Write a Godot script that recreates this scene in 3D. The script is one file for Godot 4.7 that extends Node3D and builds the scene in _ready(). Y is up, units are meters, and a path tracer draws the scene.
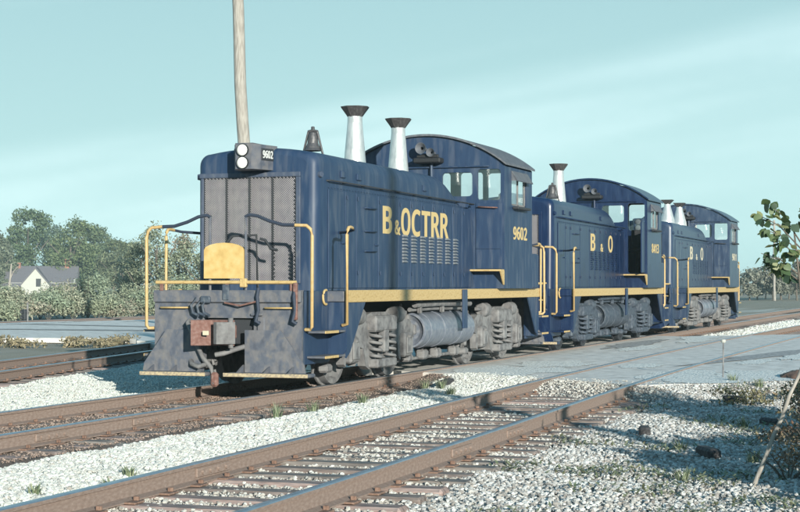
extends Node3D
# Three blue switcher locomotives at a road crossing. x runs along the train (away from the camera), y up (0 = rail top), z across it.

const SUN := Vector3(-0.778, 0.196, 0.597)      # towards the sun
const EYE := Vector3(-20.452, 1.4604, 9.8335)
const YAW := 0.3437
const PITCH := 0.0167
const EXPOSURE := 1.5

var rng := RandomNumberGenerator.new()
var M := {}
var names := {}
var bump := FastNoiseLite.new()
var patch := FastNoiseLite.new()

func _ready() -> void:
	rng.seed = 7
	bump.seed = 3; bump.frequency = 0.9; bump.fractal_octaves = 4
	patch.seed = 11; patch.frequency = 0.35; patch.fractal_octaves = 3
	make_camera_and_light()
	make_materials()
	make_setting()
	make_tracks()
	make_locomotives()
	make_trackside()
	make_background()
	make_gravel()

# ------------------------------------------------------------------ camera, sky, sun
func make_camera_and_light() -> void:
	var cam := Camera3D.new()
	cam.name = "camera"
	cam.fov = 2.0 * rad_to_deg(atan(256.0 / 1648.9))
	cam.far = 6000.0
	cam.near = 0.2
	add_child(cam)
	cam.transform = Transform3D(Basis.looking_at(Vector3(cos(YAW) * cos(PITCH), sin(PITCH), -sin(YAW) * cos(PITCH)), Vector3.UP), EYE)
	cam.current = true
	var env := Environment.new()
	env.background_mode = Environment.BG_SKY
	env.tonemap_mode = Environment.TONE_MAPPER_LINEAR
	env.tonemap_exposure = EXPOSURE
	env.sdfgi_enabled = true
	env.ssao_enabled = true
	env.ssil_enabled = true
	env.fog_enabled = true
	env.fog_density = 0.0005
	env.fog_light_color = Color(0.80, 0.90, 0.92)
	var sky := Sky.new()
	var sm := ProceduralSkyMaterial.new()
	sm.sky_top_color = lin(0.014, 0.13, 0.255)
	sm.sky_horizon_color = lin(0.40, 0.605, 0.595)
	sm.sky_curve = 0.33
	sm.ground_horizon_color = lin(0.30, 0.36, 0.34)
	sm.ground_bottom_color = lin(0.10, 0.10, 0.09)
	sm.sun_angle_max = 1.0
	sm.sky_cover = clouds()
	sky.sky_material = sm
	env.sky = sky
	var we := WorldEnvironment.new()
	we.name = "environment"
	we.environment = env
	add_child(we)
	var sun := DirectionalLight3D.new()
	sun.name = "sun"
	sun.light_energy = 1.6
	sun.light_angular_distance = 0.5
	sun.light_color = Color(1.0, 0.99, 0.935)
	sun.shadow_enabled = true
	sun.transform = Transform3D(Basis.looking_at(-SUN.normalized(), Vector3.UP), Vector3(0, 30, 0))
	add_child(sun)

func clouds() -> ImageTexture:
	# thin streaks of high cloud; rows: straight up at the top, the horizon in the middle
	var w := 2048
	var h := 1024
	var im := Image.create(w, h, false, Image.FORMAT_RGBA8)
	im.fill(Color(0, 0, 0, 0))
	var n := FastNoiseLite.new()
	n.seed = 21; n.frequency = 1.0; n.fractal_octaves = 5
	var n2 := FastNoiseLite.new()
	n2.seed = 5; n2.frequency = 1.0; n2.fractal_octaves = 3
	for y in range(330, 512):
		var el := (0.5 - (y + 0.5) / h) * PI
		for x in w:
			var az := (x + 0.5) / w * TAU - PI / 2.0
			var b := az + YAW
			# a thin veil whose upper edge rises slowly round the sky, combed into streaks along that edge
			var s := el - 0.113 - 0.169 * sin(b)
			var p := Vector3(cos(az) * 3.0, sin(az) * 3.0, s * 42.0)
			var fine := n.get_noise_3dv(p) * 0.5 + 0.5
			var wide := n2.get_noise_3dv(Vector3(cos(az) * 2.0 + 4.0, sin(az) * 2.0, s * 9.0)) * 0.5 + 0.5
			var a := smoothstep(0.012, -0.012, s + (wide - 0.5) * 0.02) * smoothstep(-0.16, -0.03, s + (wide - 0.5) * 0.06)
			a *= 0.45 + 0.55 * smoothstep(0.3, 0.7, fine)
			a += smoothstep(0.55, 0.8, fine) * smoothstep(0.5, 0.75, wide) * 0.35
			a *= smoothstep(0.0, 0.03, el)
			im.set_pixel(x, y, Color(1, 1, 1, clampf(a * 0.11, 0, 1)))
	return ImageTexture.create_from_image(im)

const ORDINAL := ["first", "second", "third", "fourth", "fifth", "sixth", "seventh", "eighth", "ninth", "tenth", "eleventh", "twelfth", "thirteenth", "fourteenth", "fifteenth", "sixteenth"]

func lin(r: float, g: float, b: float) -> Color:
	return Color(r, g, b).linear_to_srgb()

# ------------------------------------------------------------------ materials
func ramp_tex(stops: Array, freq := 0.012, octaves := 5, sd := 1, size := 512, kind := FastNoiseLite.TYPE_SIMPLEX_SMOOTH) -> NoiseTexture2D:
	var n := FastNoiseLite.new()
	n.noise_type = kind
	n.seed = sd
	n.frequency = freq
	n.fractal_octaves = octaves
	var t := NoiseTexture2D.new()
	t.width = size; t.height = size
	t.seamless = true
	t.noise = n
	var g := Gradient.new()
	var offs := PackedFloat32Array()
	var cols := PackedColorArray()
	for s in stops:
		offs.append(s[0]); cols.append(s[1])
	g.offsets = offs; g.colors = cols
	t.color_ramp = g
	return t

func normal_tex(freq: float, strength := 4.0, sd := 2, size := 512) -> NoiseTexture2D:
	var n := FastNoiseLite.new()
	n.seed = sd
	n.frequency = freq
	n.fractal_octaves = 4
	var t := NoiseTexture2D.new()
	t.width = size; t.height = size
	t.seamless = true
	t.as_normal_map = true
	t.bump_strength = strength
	t.noise = n
	return t

func mat(key: String, stops: Array, scale := Vector3.ONE, rough := 0.7, metal := 0.0, freq := 0.012, sd := 1, world := false) -> StandardMaterial3D:
	var m := StandardMaterial3D.new()
	m.albedo_texture = ramp_tex(stops, freq, 5, sd)
	m.uv1_triplanar = true
	m.uv1_world_triplanar = world
	m.uv1_scale = scale
	m.roughness = rough
	m.metallic = metal
	M[key] = m
	return m

# dirt lying on a material in patches with a grain of its own
func dust(m: StandardMaterial3D, c: Color, from: float, most: float, freq: float, sd: int) -> void:
	m.detail_enabled = true
	m.detail_blend_mode = BaseMaterial3D.BLEND_MODE_MIX
	m.detail_mask = ramp_tex([[0.0, Color(0, 0, 0)], [from, Color(0, 0, 0)], [minf(from + 0.22, 1.0), Color(most, most, most)], [1.0, Color(most, most, most)]], freq, 6, sd)
	m.detail_albedo = ramp_tex([[0.0, lin(c.r * 0.75, c.g * 0.75, c.b * 0.75)], [1.0, lin(c.r * 1.15, c.g * 1.15, c.b * 1.15)]], 0.05, 4, sd + 1, 256)

func plain(key: String, c: Color, rough := 0.7, metal := 0.0) -> StandardMaterial3D:
	var m := StandardMaterial3D.new()
	m.albedo_color = c
	m.roughness = rough
	m.metallic = metal
	M[key] = m
	return m

func make_materials() -> void:
	# faded, dusty blue of the first locomotive: rain streaks run down it
	var st := [[0.0, lin(0.012, 0.029, 0.070)], [0.35, lin(0.0155, 0.036, 0.081)], [0.6, lin(0.0175, 0.039, 0.086)], [0.82, lin(0.024, 0.047, 0.093)], [1.0, lin(0.052, 0.072, 0.11)]]
	var m := mat("blue_dusty", st, Vector3(0.9, 0.16, 0.9), 0.48, 0.0, 0.02, 4)
	m.roughness_texture = ramp_tex([[0.0, Color(0.8, 0.8, 0.8)], [1.0, Color(1, 1, 1)]], 0.02, 4, 9, 256)
	m.roughness = 0.55
	m.normal_enabled = true
	m.normal_texture = normal_tex(0.012, 3.0, 6)
	m.normal_scale = 0.045
	m.metallic_specular = 0.42
	dust(m, Color(0.15, 0.165, 0.195), 0.50, 0.20, 0.010, 71)
	st = [[0.0, lin(0.050, 0.058, 0.080)], [0.45, lin(0.078, 0.088, 0.116)], [0.7, lin(0.098, 0.105, 0.128)], [1.0, lin(0.15, 0.135, 0.125)]]
	m = mat("blue_grimy", st, Vector3(1.1, 0.8, 1.1), 0.7, 0.0, 0.012, 14)
	dust(m, Color(0.19, 0.175, 0.17), 0.40, 0.45, 0.007, 73)
	st = [[0.0, lin(0.035, 0.050, 0.085)], [0.5, lin(0.048, 0.065, 0.105)], [0.75, lin(0.07, 0.085, 0.12)], [1.0, lin(0.14, 0.14, 0.15)]]
	mat("blue_nose", st, Vector3(0.8, 0.3, 0.8), 0.6, 0.0, 0.02, 24)
	st = [[0.0, lin(0.005, 0.013, 0.042)], [0.5, lin(0.008, 0.021, 0.062)], [0.8, lin(0.014, 0.030, 0.074)], [1.0, lin(0.035, 0.052, 0.085)]]
	m = mat("blue_clean", st, Vector3(0.8, 0.15, 0.8), 0.3, 0.0, 0.018, 31)
	m.metallic_specular = 0.45
	st = [[0.0, lin(0.014, 0.028, 0.062)], [0.5, lin(0.026, 0.046, 0.088)], [0.75, lin(0.045, 0.065, 0.105)], [1.0, lin(0.11, 0.125, 0.145)]]
	mat("blue_faded", st, Vector3(0.8, 0.15, 0.8), 0.34, 0.0, 0.018, 37)
	st = [[0.0, lin(0.34, 0.225, 0.09)], [0.4, lin(0.45, 0.315, 0.135)], [0.75, lin(0.50, 0.36, 0.17)], [1.0, lin(0.42, 0.34, 0.22)]]
	mat("yellow", st, Vector3(1.4, 2.2, 1.4), 0.6, 0.0, 0.02, 41)
	st = [[0.0, lin(0.40, 0.25, 0.10)], [0.5, lin(0.47, 0.32, 0.14)], [1.0, lin(0.46, 0.36, 0.22)]]
	mat("yellow_rail", st, Vector3(1.6, 0.8, 1.6), 0.55, 0.0, 0.02, 43)
	st = [[0.0, lin(0.07, 0.067, 0.068)], [0.3, lin(0.108, 0.104, 0.108)], [0.55, lin(0.135, 0.131, 0.136)], [0.8, lin(0.155, 0.15, 0.152)], [1.0, lin(0.15, 0.12, 0.105)]]
	m = mat("grime", st, Vector3(0.8, 0.8, 0.8), 0.85, 0.0, 0.02, 51)
	dust(m, Color(0.27, 0.265, 0.265), 0.42, 0.5, 0.01, 75)
	st = [[0.0, lin(0.022, 0.030, 0.045)], [0.5, lin(0.05, 0.066, 0.092)], [1.0, lin(0.13, 0.14, 0.15)]]
	mat("grime_blue", st, Vector3(1.2, 0.9, 1.2), 0.7, 0.0, 0.02, 53)
	st = [[0.0, lin(0.10, 0.115, 0.15)], [0.5, lin(0.16, 0.178, 0.22)], [1.0, lin(0.26, 0.265, 0.28)]]
	mat("tank_grey", st, Vector3(0.8, 0.8, 0.8), 0.42, 0.1, 0.02, 55)
	st = [[0.0, lin(0.10, 0.045, 0.036)], [0.5, lin(0.17, 0.085, 0.07)], [1.0, lin(0.23, 0.16, 0.145)]]
	mat("rust_red", st, Vector3(1.5, 1.5, 1.5), 0.85, 0.0, 0.02, 57)
	st = [[0.0, lin(0.16, 0.14, 0.12)], [0.4, lin(0.30, 0.24, 0.17)], [0.7, lin(0.45, 0.36, 0.22)], [1.0, lin(0.36, 0.30, 0.22)]]
	mat("worn_yellow", st, Vector3(1.6, 2.0, 1.6), 0.75, 0.0, 0.02, 45)
	st = [[0.0, lin(0.42, 0.27, 0.09)], [0.5, lin(0.52, 0.355, 0.135)], [1.0, lin(0.56, 0.42, 0.20)]]
	mat("step_yellow", st, Vector3(0.9, 0.9, 0.9), 0.6, 0.0, 0.012, 47)
	plain("black", lin(0.012, 0.013, 0.016), 0.6)
	plain("dark", lin(0.025, 0.028, 0.034), 0.7)
	plain("rubber", lin(0.022, 0.032, 0.055), 0.7)
	plain("white_print", lin(0.55, 0.56, 0.55), 0.7)
	plain("gold_print", lin(0.52, 0.385, 0.175), 0.7)
	plain("pale_print", lin(0.50, 0.45, 0.34), 0.75)
	plain("louver_edge", lin(0.19, 0.205, 0.225), 0.5)
	plain("dull_lens", lin(0.10, 0.11, 0.12), 0.15)
	plain("lens", lin(0.86, 0.86, 0.83), 0.12)
	st = [[0.0, lin(0.42, 0.43, 0.44)], [0.5, lin(0.62, 0.63, 0.63)], [1.0, lin(0.72, 0.72, 0.71)]]
	m = mat("silver", st, Vector3(2.2, 0.4, 2.2), 0.38, 0.6, 0.02, 61)
	m.metallic_specular = 0.7
	st = [[0.0, lin(0.015, 0.013, 0.014)], [0.6, lin(0.045, 0.042, 0.045)], [1.0, lin(0.12, 0.115, 0.11)]]
	mat("soot", st, Vector3(2, 2, 2), 0.85, 0.0, 0.02, 63)
	st = [[0.0, lin(0.19, 0.18, 0.205)], [0.5, lin(0.27, 0.26, 0.285)], [1.0, lin(0.36, 0.335, 0.34)]]
	mat("grille", st, Vector3(0.9, 0.5, 0.9), 0.7, 0.0, 0.02, 67)
	st = [[0.0, lin(0.06, 0.066, 0.082)], [0.5, lin(0.095, 0.103, 0.122)], [1.0, lin(0.15, 0.152, 0.16)]]
	mat("roof_grey", st, Vector3(0.8, 0.8, 0.8), 0.7, 0.0, 0.02, 69)
	st = [[0.0, lin(0.04, 0.042, 0.05)], [0.5, lin(0.075, 0.074, 0.082)], [1.0, lin(0.14, 0.13, 0.125)]]
	mat("bronze", st, Vector3(2, 2, 2), 0.5, 0.3, 0.02, 71)
	var g := plain("glass", Color(0.62, 0.75, 0.76, 0.05), 0.04)
	g.transparency = BaseMaterial3D.TRANSPARENCY_ALPHA
	st = [[0.0, lin(0.012, 0.012, 0.014)], [1.0, lin(0.035, 0.037, 0.045)]]
	mat("interior", st, Vector3.ONE, 0.8)
	# track
	st = [[0.0, lin(0.18, 0.125, 0.102)], [0.4, lin(0.22, 0.16, 0.134)], [0.7, lin(0.245, 0.182, 0.155)], [1.0, lin(0.31, 0.245, 0.215)]]
	mat("rail_side", st, Vector3(1.4, 3.5, 3.5), 0.85, 0.0, 0.02, 81, true)
	st = [[0.0, lin(0.30, 0.33, 0.38)], [0.6, lin(0.42, 0.46, 0.52)], [1.0, lin(0.52, 0.55, 0.58)]]
	m = mat("rail_head", st, Vector3(0.4, 1, 1), 0.34, 0.85, 0.02, 83, true)
	for k in 4:
		var t := [0.82, 1.0, 1.18, 0.92][k] as float
		var w := [1.0, 1.0, 1.08, 0.92][k] as float
		st = [[0.0, lin(0.085 * t * w, 0.065 * t, 0.058 * t)], [0.45, lin(0.20 * t * w, 0.155 * t, 0.14 * t)], [0.75, lin(0.29 * t * w, 0.24 * t, 0.22 * t)], [1.0, lin(0.40 * t, 0.36 * t, 0.33 * t)]]
		m = mat("tie%d" % k, st, Vector3(2.6, 1.6, 0.22), 0.92, 0.0, 0.02, 90 + k)
		m.normal_enabled = true
		m.normal_texture = normal_tex(0.02, 8.0, 40 + k, 256)
		m.normal_scale = 0.8
	st = [[0.0, lin(0.09, 0.05, 0.038)], [0.5, lin(0.19, 0.115, 0.085)], [1.0, lin(0.30, 0.20, 0.16)]]
	mat("plate_rust", st, Vector3(2, 2, 2), 0.9, 0.0, 0.02, 97)
	# wood, stone, plants
	st = [[0.0, lin(0.15, 0.135, 0.12)], [0.45, lin(0.27, 0.245, 0.22)], [0.75, lin(0.36, 0.335, 0.30)], [1.0, lin(0.44, 0.42, 0.39)]]
	mat("pole_wood", st, Vector3(2.4, 0.18, 2.4), 0.9, 0.0, 0.02, 101)
	st = [[0.0, lin(0.38, 0.36, 0.34)], [0.3, lin(0.56, 0.53, 0.50)], [0.6, lin(0.67, 0.635, 0.60)], [0.85, lin(0.73, 0.70, 0.665)], [1.0, lin(0.79, 0.77, 0.73)]]
	m = mat("asphalt", st, Vector3(0.23, 0.23, 0.23), 0.95, 0.0, 0.02, 111, true)
	m.normal_enabled = true
	m.normal_texture = normal_tex(0.05, 5.0, 55)
	m.normal_scale = 0.12
	st = [[0.0, lin(0.20, 0.195, 0.20)], [0.5, lin(0.33, 0.325, 0.325)], [1.0, lin(0.48, 0.47, 0.46)]]
	mat("asphalt_worn", st, Vector3(0.3, 0.3, 0.9), 0.95, 0.0, 0.02, 117, true)
	st = [[0.0, lin(0.48, 0.475, 0.46)], [0.4, lin(0.68, 0.68, 0.65)], [1.0, lin(0.82, 0.82, 0.79)]]
	m = mat("pale_stone", st, Vector3(0.5, 0.5, 0.5), 0.95, 0.0, 0.03, 113, true)
	m.normal_enabled = true
	m.normal_texture = normal_tex(0.06, 10.0, 57)
	m.normal_scale = 0.5
	# ground: tint by what lies there (vertex colours) times a grain of grit
	m = StandardMaterial3D.new()
	m.albedo_texture = ramp_tex([[0.0, Color(0.66, 0.65, 0.64)], [0.5, Color(0.92, 0.915, 0.91)], [1.0, Color(1, 1, 1)]], 0.06, 5, 121)
	m.uv1_triplanar = true
	m.uv1_world_triplanar = true
	m.uv1_scale = Vector3(0.9, 0.9, 0.9)
	m.vertex_color_use_as_albedo = true
	m.roughness = 0.95
	m.normal_enabled = true
	m.normal_texture = normal_tex(0.09, 8.0, 59)
	m.normal_scale = 0.4
	M["ground"] = m
	m = StandardMaterial3D.new()
	m.vertex_color_use_as_albedo = true
	m.roughness = 0.95
	M["stone"] = m
	m = StandardMaterial3D.new()
	m.vertex_color_use_as_albedo = true
	m.roughness = 0.65
	m.backlight_enabled = true
	m.backlight = Color(0.16, 0.20, 0.08)
	M["leaf"] = m
	st = [[0.0, lin(0.06, 0.05, 0.04)], [0.5, lin(0.12, 0.10, 0.085)], [1.0, lin(0.20, 0.18, 0.155)]]
	mat("bark", st, Vector3(2, 0.5, 2), 0.95, 0.0, 0.02, 131)
	plain("house_white", lin(0.40, 0.40, 0.365), 0.8)
	st = [[0.0, lin(0.075, 0.07, 0.085)], [0.5, lin(0.12, 0.115, 0.135)], [1.0, lin(0.18, 0.175, 0.19)]]
	mat("shingle", st, Vector3(0.5, 0.5, 0.5), 0.9, 0.0, 0.03, 133)
	st = [[0.0, lin(0.20, 0.09, 0.07)], [1.0, lin(0.33, 0.17, 0.13)]]
	mat("brick", st, Vector3(1, 1, 1), 0.9, 0.0, 0.03, 135)
	st = [[0.0, lin(0.14, 0.07, 0.045)], [0.5, lin(0.23, 0.125, 0.085)], [1.0, lin(0.30, 0.19, 0.14)]]
	mat("red_dirt", st, Vector3(1, 1, 1), 0.95, 0.0, 0.03, 137)

# ------------------------------------------------------------------ mesh helpers
func mb() -> SurfaceTool:
	var st := SurfaceTool.new()
	st.begin(Mesh.PRIMITIVE_TRIANGLES)
	st.set_smooth_group(-1)
	return st

func tri(st: SurfaceTool, a: Vector3, b: Vector3, c: Vector3) -> void:
	st.add_vertex(a); st.add_vertex(c); st.add_vertex(b)

func quad(st: SurfaceTool, a: Vector3, b: Vector3, c: Vector3, d: Vector3) -> void:
	tri(st, a, b, c)
	tri(st, a, c, d)

# box with small chamfers on all edges
func cbox(st: SurfaceTool, c: Vector3, s: Vector3, ch := 0.0, b := Basis.IDENTITY) -> void:
	var h := s * 0.5
	var e := minf(ch, minf(h.x, minf(h.y, h.z)) * 0.9)
	if e <= 0.0:
		var p := []
		for i in 8:
			p.append(c + b * Vector3(h.x if i & 1 else -h.x, h.y if i & 2 else -h.y, h.z if i & 4 else -h.z))
		quad(st, p[0], p[2], p[3], p[1]); quad(st, p[4], p[5], p[7], p[6])
		quad(st, p[0], p[4], p[6], p[2]); quad(st, p[1], p[3], p[7], p[5])
		quad(st, p[0], p[1], p[5], p[4]); quad(st, p[2], p[6], p[7], p[3])
		return
	var f := {}
	for i in 8:
		var s3 := Vector3(1 if i & 1 else -1, 1 if i & 2 else -1, 1 if i & 4 else -1)
		for ax in 3:
			var v := h * s3
			for o in 3:
				if o != ax:
					v[o] -= e * s3[o]
			f[i * 3 + ax] = c + b * v
	for ax in 3:
		var u := (ax + 1) % 3
		var w := (ax + 2) % 3
		for sgn in [0, 1]:
			var k: int = (1 << ax) if sgn else 0
			quad_out(st, c, f[k * 3 + ax], f[(k | (1 << u)) * 3 + ax], f[(k | (1 << u) | (1 << w)) * 3 + ax], f[(k | (1 << w)) * 3 + ax])
		for su in [0, 1]:
			for sw in [0, 1]:
				var i0: int = ((1 << u) if su else 0) | ((1 << w) if sw else 0)
				var i1: int = i0 | (1 << ax)
				quad_out(st, c, f[i0 * 3 + u], f[i1 * 3 + u], f[i1 * 3 + w], f[i0 * 3 + w])
	for i in 8:
		var p0: Vector3 = f[i * 3]
		var p1: Vector3 = f[i * 3 + 1]
		var p2: Vector3 = f[i * 3 + 2]
		if (p1 - p0).cross(p2 - p0).dot(p0 - c) > 0: tri(st, p0, p1, p2)
		else: tri(st, p0, p2, p1)

func quad_out(st: SurfaceTool, c: Vector3, p0: Vector3, p1: Vector3, p2: Vector3, p3: Vector3) -> void:
	if (p1 - p0).cross(p2 - p0).dot(p0 - c) > 0: quad(st, p0, p1, p2, p3)
	else: quad(st, p3, p2, p1, p0)

# a polygon in a plane, extruded: o + pts.x * ax + pts.y * ay, from 0 to depth along az
func prism(st: SurfaceTool, pts: PackedVector2Array, o: Vector3, ax: Vector3, ay: Vector3, az: Vector3) -> void:
	var poly := pts
	if Geometry2D.is_polygon_clockwise(poly) == (ax.cross(ay).dot(az) > 0):
		poly = poly.duplicate(); poly.reverse()
	var idx := Geometry2D.triangulate_polygon(poly)
	for i in range(0, idx.size(), 3):
		var a := o + ax * poly[idx[i]].x + ay * poly[idx[i]].y
		var b := o + ax * poly[idx[i + 1]].x + ay * poly[idx[i + 1]].y
		var c := o + ax * poly[idx[i + 2]].x + ay * poly[idx[i + 2]].y
		tri(st, a + az, b + az, c + az)
		tri(st, a, c, b)
	for i in poly.size():
		var p := poly[i]
		var q := poly[(i + 1) % poly.size()]
		var a := o + ax * p.x + ay * p.y
		var b := o + ax * q.x + ay * q.y
		quad(st, a, b, b + az, a + az)

func pv(a: Array) -> PackedVector2Array:
	var r := PackedVector2Array()
	for i in range(0, a.size(), 2):
		r.append(Vector2(a[i], a[i + 1]))
	return r

func ring_frame(d: Vector3) -> Array:
	var up := Vector3.UP if absf(d.y) < 0.9 else Vector3.RIGHT
	var s := d.cross(up).normalized()
	return [s, s.cross(d).normalized()]

func tube(st: SurfaceTool, pts: Array, r: float, sides := 8, r_end := -1.0) -> void:
	st.set_smooth_group(0)
	var rings := []
	for i in pts.size():
		var d: Vector3
		if i == 0: d = pts[1] - pts[0]
		elif i == pts.size() - 1: d = pts[i] - pts[i - 1]
		else: d = (pts[i + 1] - pts[i]).normalized() + (pts[i] - pts[i - 1]).normalized()
		d = d.normalized()
		var fr := ring_frame(d)
		var rr := r if r_end < 0 else lerpf(r, r_end, float(i) / (pts.size() - 1))
		var ring := []
		for k in sides:
			var a := TAU * k / sides
			ring.append(pts[i] + (fr[0] * cos(a) + fr[1] * sin(a)) * rr)
		rings.append(ring)
	for i in pts.size() - 1:
		for k in sides:
			var k2 := (k + 1) % sides
			quad(st, rings[i][k], rings[i][k2], rings[i + 1][k2], rings[i + 1][k])
	st.set_smooth_group(-1)
	for k in range(1, sides - 1):
		tri(st, rings[0][0], rings[0][k + 1], rings[0][k])
		tri(st, rings[-1][0], rings[-1][k], rings[-1][k + 1])

# profile points: Vector2(radius, along the axis)
func lathe(st: SurfaceTool, prof: Array, o: Vector3, axis: Vector3, seg := 20, turn := 0.0) -> void:
	var ax := axis.normalized()
	var fr := ring_frame(ax)
	for i in prof.size() - 1:
		var a: Vector2 = prof[i]
		var b: Vector2 = prof[i + 1]
		st.set_smooth_group(i + 1 if seg > 8 else -1)
		for k in seg:
			var t0 := TAU * k / seg + turn
			var t1 := TAU * (k + 1) / seg + turn
			var d0: Vector3 = fr[0] * cos(t0) + fr[1] * sin(t0)
			var d1: Vector3 = fr[0] * cos(t1) + fr[1] * sin(t1)
			quad(st, o + ax * a.y + d0 * a.x, o + ax * a.y + d1 * a.x, o + ax * b.y + d1 * b.x, o + ax * b.y + d0 * b.x)
	st.set_smooth_group(-1)

func mesh_of(st: SurfaceTool, m: Material) -> ArrayMesh:
	st.generate_normals()
	var a := st.commit()
	a.surface_set_material(0, m)
	return a

func numbered(called: String) -> String:
	if not names.has(called):
		names[called] = 0
		return called
	names[called] += 1
	return "%s_%03d" % [called, names[called]]

func obj(called: String, st: SurfaceTool, m: Material, parent: Node = null) -> MeshInstance3D:
	return inst(called, mesh_of(st, m), parent)

func inst(called: String, mesh: Mesh, parent: Node = null) -> MeshInstance3D:
	var o := MeshInstance3D.new()
	o.mesh = mesh
	if parent == null:
		o.name = numbered(called)
		add_child(o)
	else:
		o.name = called
		parent.add_child(o, true)
	return o

func thing(called: String, label: String, category: String, at := Vector3.ZERO, group := "") -> Node3D:
	var o := Node3D.new()
	o.name = numbered(called)
	add_child(o)
	o.position = at
	tag(o, label, category, group)
	return o

func part(called: String, parent: Node, at := Vector3.ZERO) -> Node3D:
	var o := Node3D.new()
	o.name = called
	parent.add_child(o, true)
	o.position = at
	return o

func tag(o: Node, label: String, category: String, group := "", kind := "") -> void:
	if label: o.set_meta("label", label)
	if category: o.set_meta("category", category)
	if group: o.set_meta("group", group)
	if kind: o.set_meta("kind", kind)

func text(parent: Node, s: String, m: Material, at: Vector3, size: Vector2, b := Basis.IDENTITY, called := "lettering") -> void:
	# flat print: at is the lower left corner, size the box that the characters fill
	var t := TextMesh.new()
	var f := SystemFont.new()
	f.font_names = PackedStringArray(["Droid Sans"])
	f.font_weight = 700
	t.font = f
	t.text = s
	t.font_size = 64
	t.pixel_size = 0.01
	t.depth = 0.01
	t.horizontal_alignment = HORIZONTAL_ALIGNMENT_LEFT
	t.vertical_alignment = VERTICAL_ALIGNMENT_BOTTOM
	var bb := t.get_aabb()
	var o := MeshInstance3D.new()
	o.mesh = t
	t.material = m
	o.name = called
	parent.add_child(o, true)
	var sc := Vector3(size.x / bb.size.x, size.y / bb.size.y, 0.4)
	o.transform = Transform3D(b.scaled_local(sc), at - b.scaled_local(sc) * Vector3(bb.position.x, bb.position.y, bb.position.z))

# ------
# ------------------------------------------------------------------ locomotives
func hood_ring(x: float, hw: float, top: float, r: float, arch: float, base := 1.36) -> Array:
	var p := []
	var ys := top - arch - r
	p.append(Vector3(x, base, hw))
	p.append(Vector3(x, lerpf(base, ys, 0.5), hw))
	for k in 7:
		var a := PI * 0.5 * k / 6.0
		p.append(Vector3(x, ys + r * sin(a), hw - r * (1.0 - cos(a))))
	for k in range(1, 6):
		var z := (hw - r) * (1.0 - k / 5.0)
		var q := z / (hw - r)
		p.append(Vector3(x, top - arch * q * q, z))
	var n := p.size()
	for i in range(n - 2, -1, -1):
		var v: Vector3 = p[i]
		p.append(Vector3(v.x, v.y, -v.z))
	return p

func loft(st: SurfaceTool, rings: Array, cap0 := true, cap1 := true) -> void:
	st.set_smooth_group(0)
	for i in rings.size() - 1:
		for k in rings[i].size() - 1:
			quad(st, rings[i][k], rings[i + 1][k], rings[i + 1][k + 1], rings[i][k + 1])
	st.set_smooth_group(-1)
	for e in [0, 1]:
		if not [cap0, cap1][e]: continue
		var r: Array = rings[0] if e == 0 else rings[-1]
		var c := Vector3.ZERO
		for v in r: c += v
		c /= r.size()
		for k in r.size():
			var v0: Vector3 = r[k]
			var v1: Vector3 = r[(k + 1) % r.size()]
			if e == 0: tri(st, c, v0, v1)
			else: tri(st, c, v1, v0)

func make_locomotives() -> void:
	locomotive({"name": "switcher_locomotive", "at": Vector3(0, 0, 0), "label": "dusty blue lead switcher locomotive with large yellow letters B&OCTRR, nose towards the viewer",
		"paint": "blue_dusty", "nose": "blue_nose", "end": "blue_grimy", "truck": "grime", "tank": "tank_grey", "print": "gold_print", "num": "9602",
		"stacks": [4.82, 6.93], "bell": 3.03, "open": false, "lead": true,
		"letters": [["B", 3.56, 3.98, 2.24, 2.67], ["&", 4.10, 4.37, 2.235, 2.47], ["O", 4.41, 4.85, 2.23, 2.68], ["C", 4.92, 5.35, 2.23, 2.68], ["T", 5.42, 5.86, 2.24, 2.67], ["R", 5.92, 6.37, 2.24, 2.67], ["R", 6.41, 6.86, 2.24, 2.67]]})
	locomotive({"name": "switcher_locomotive", "at": Vector3(13.28, -0.015, 0), "label": "glossy dark blue middle switcher locomotive with open cab door and one stack",
		"paint": "blue_clean", "nose": "blue_clean", "end": "blue_clean", "truck": "grime_blue", "tank": "grime_blue", "print": "gold_print", "num": "8413",
		"stacks": [5.15], "bell": 4.55, "open": true, "lead": false,
		"letters": [["B", 4.45, 4.92, 2.25, 2.66], ["&", 5.5, 5.78, 2.25, 2.44], ["O", 6.35, 6.85, 2.245, 2.665]]})
	locomotive({"name": "switcher_locomotive", "at": Vector3(27.55, -0.03, 0), "label": "faded blue rear switcher locomotive, farthest of the three, with two conical silver stacks",
		"paint": "blue_faded", "nose": "blue_faded", "end": "blue_faded", "truck": "grime", "tank": "tank_grey", "print": "pale_print", "num": "9611",
		"stacks": [5.2, 7.4], "bell": 3.03, "open": false, "lead": false, "cone": true,
		"letters": [["B", 3.9, 4.4, 2.25, 2.66], ["&", 5.0, 5.28, 2.25, 2.44], ["O", 5.9, 6.4, 2.245, 2.665]]})

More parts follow.
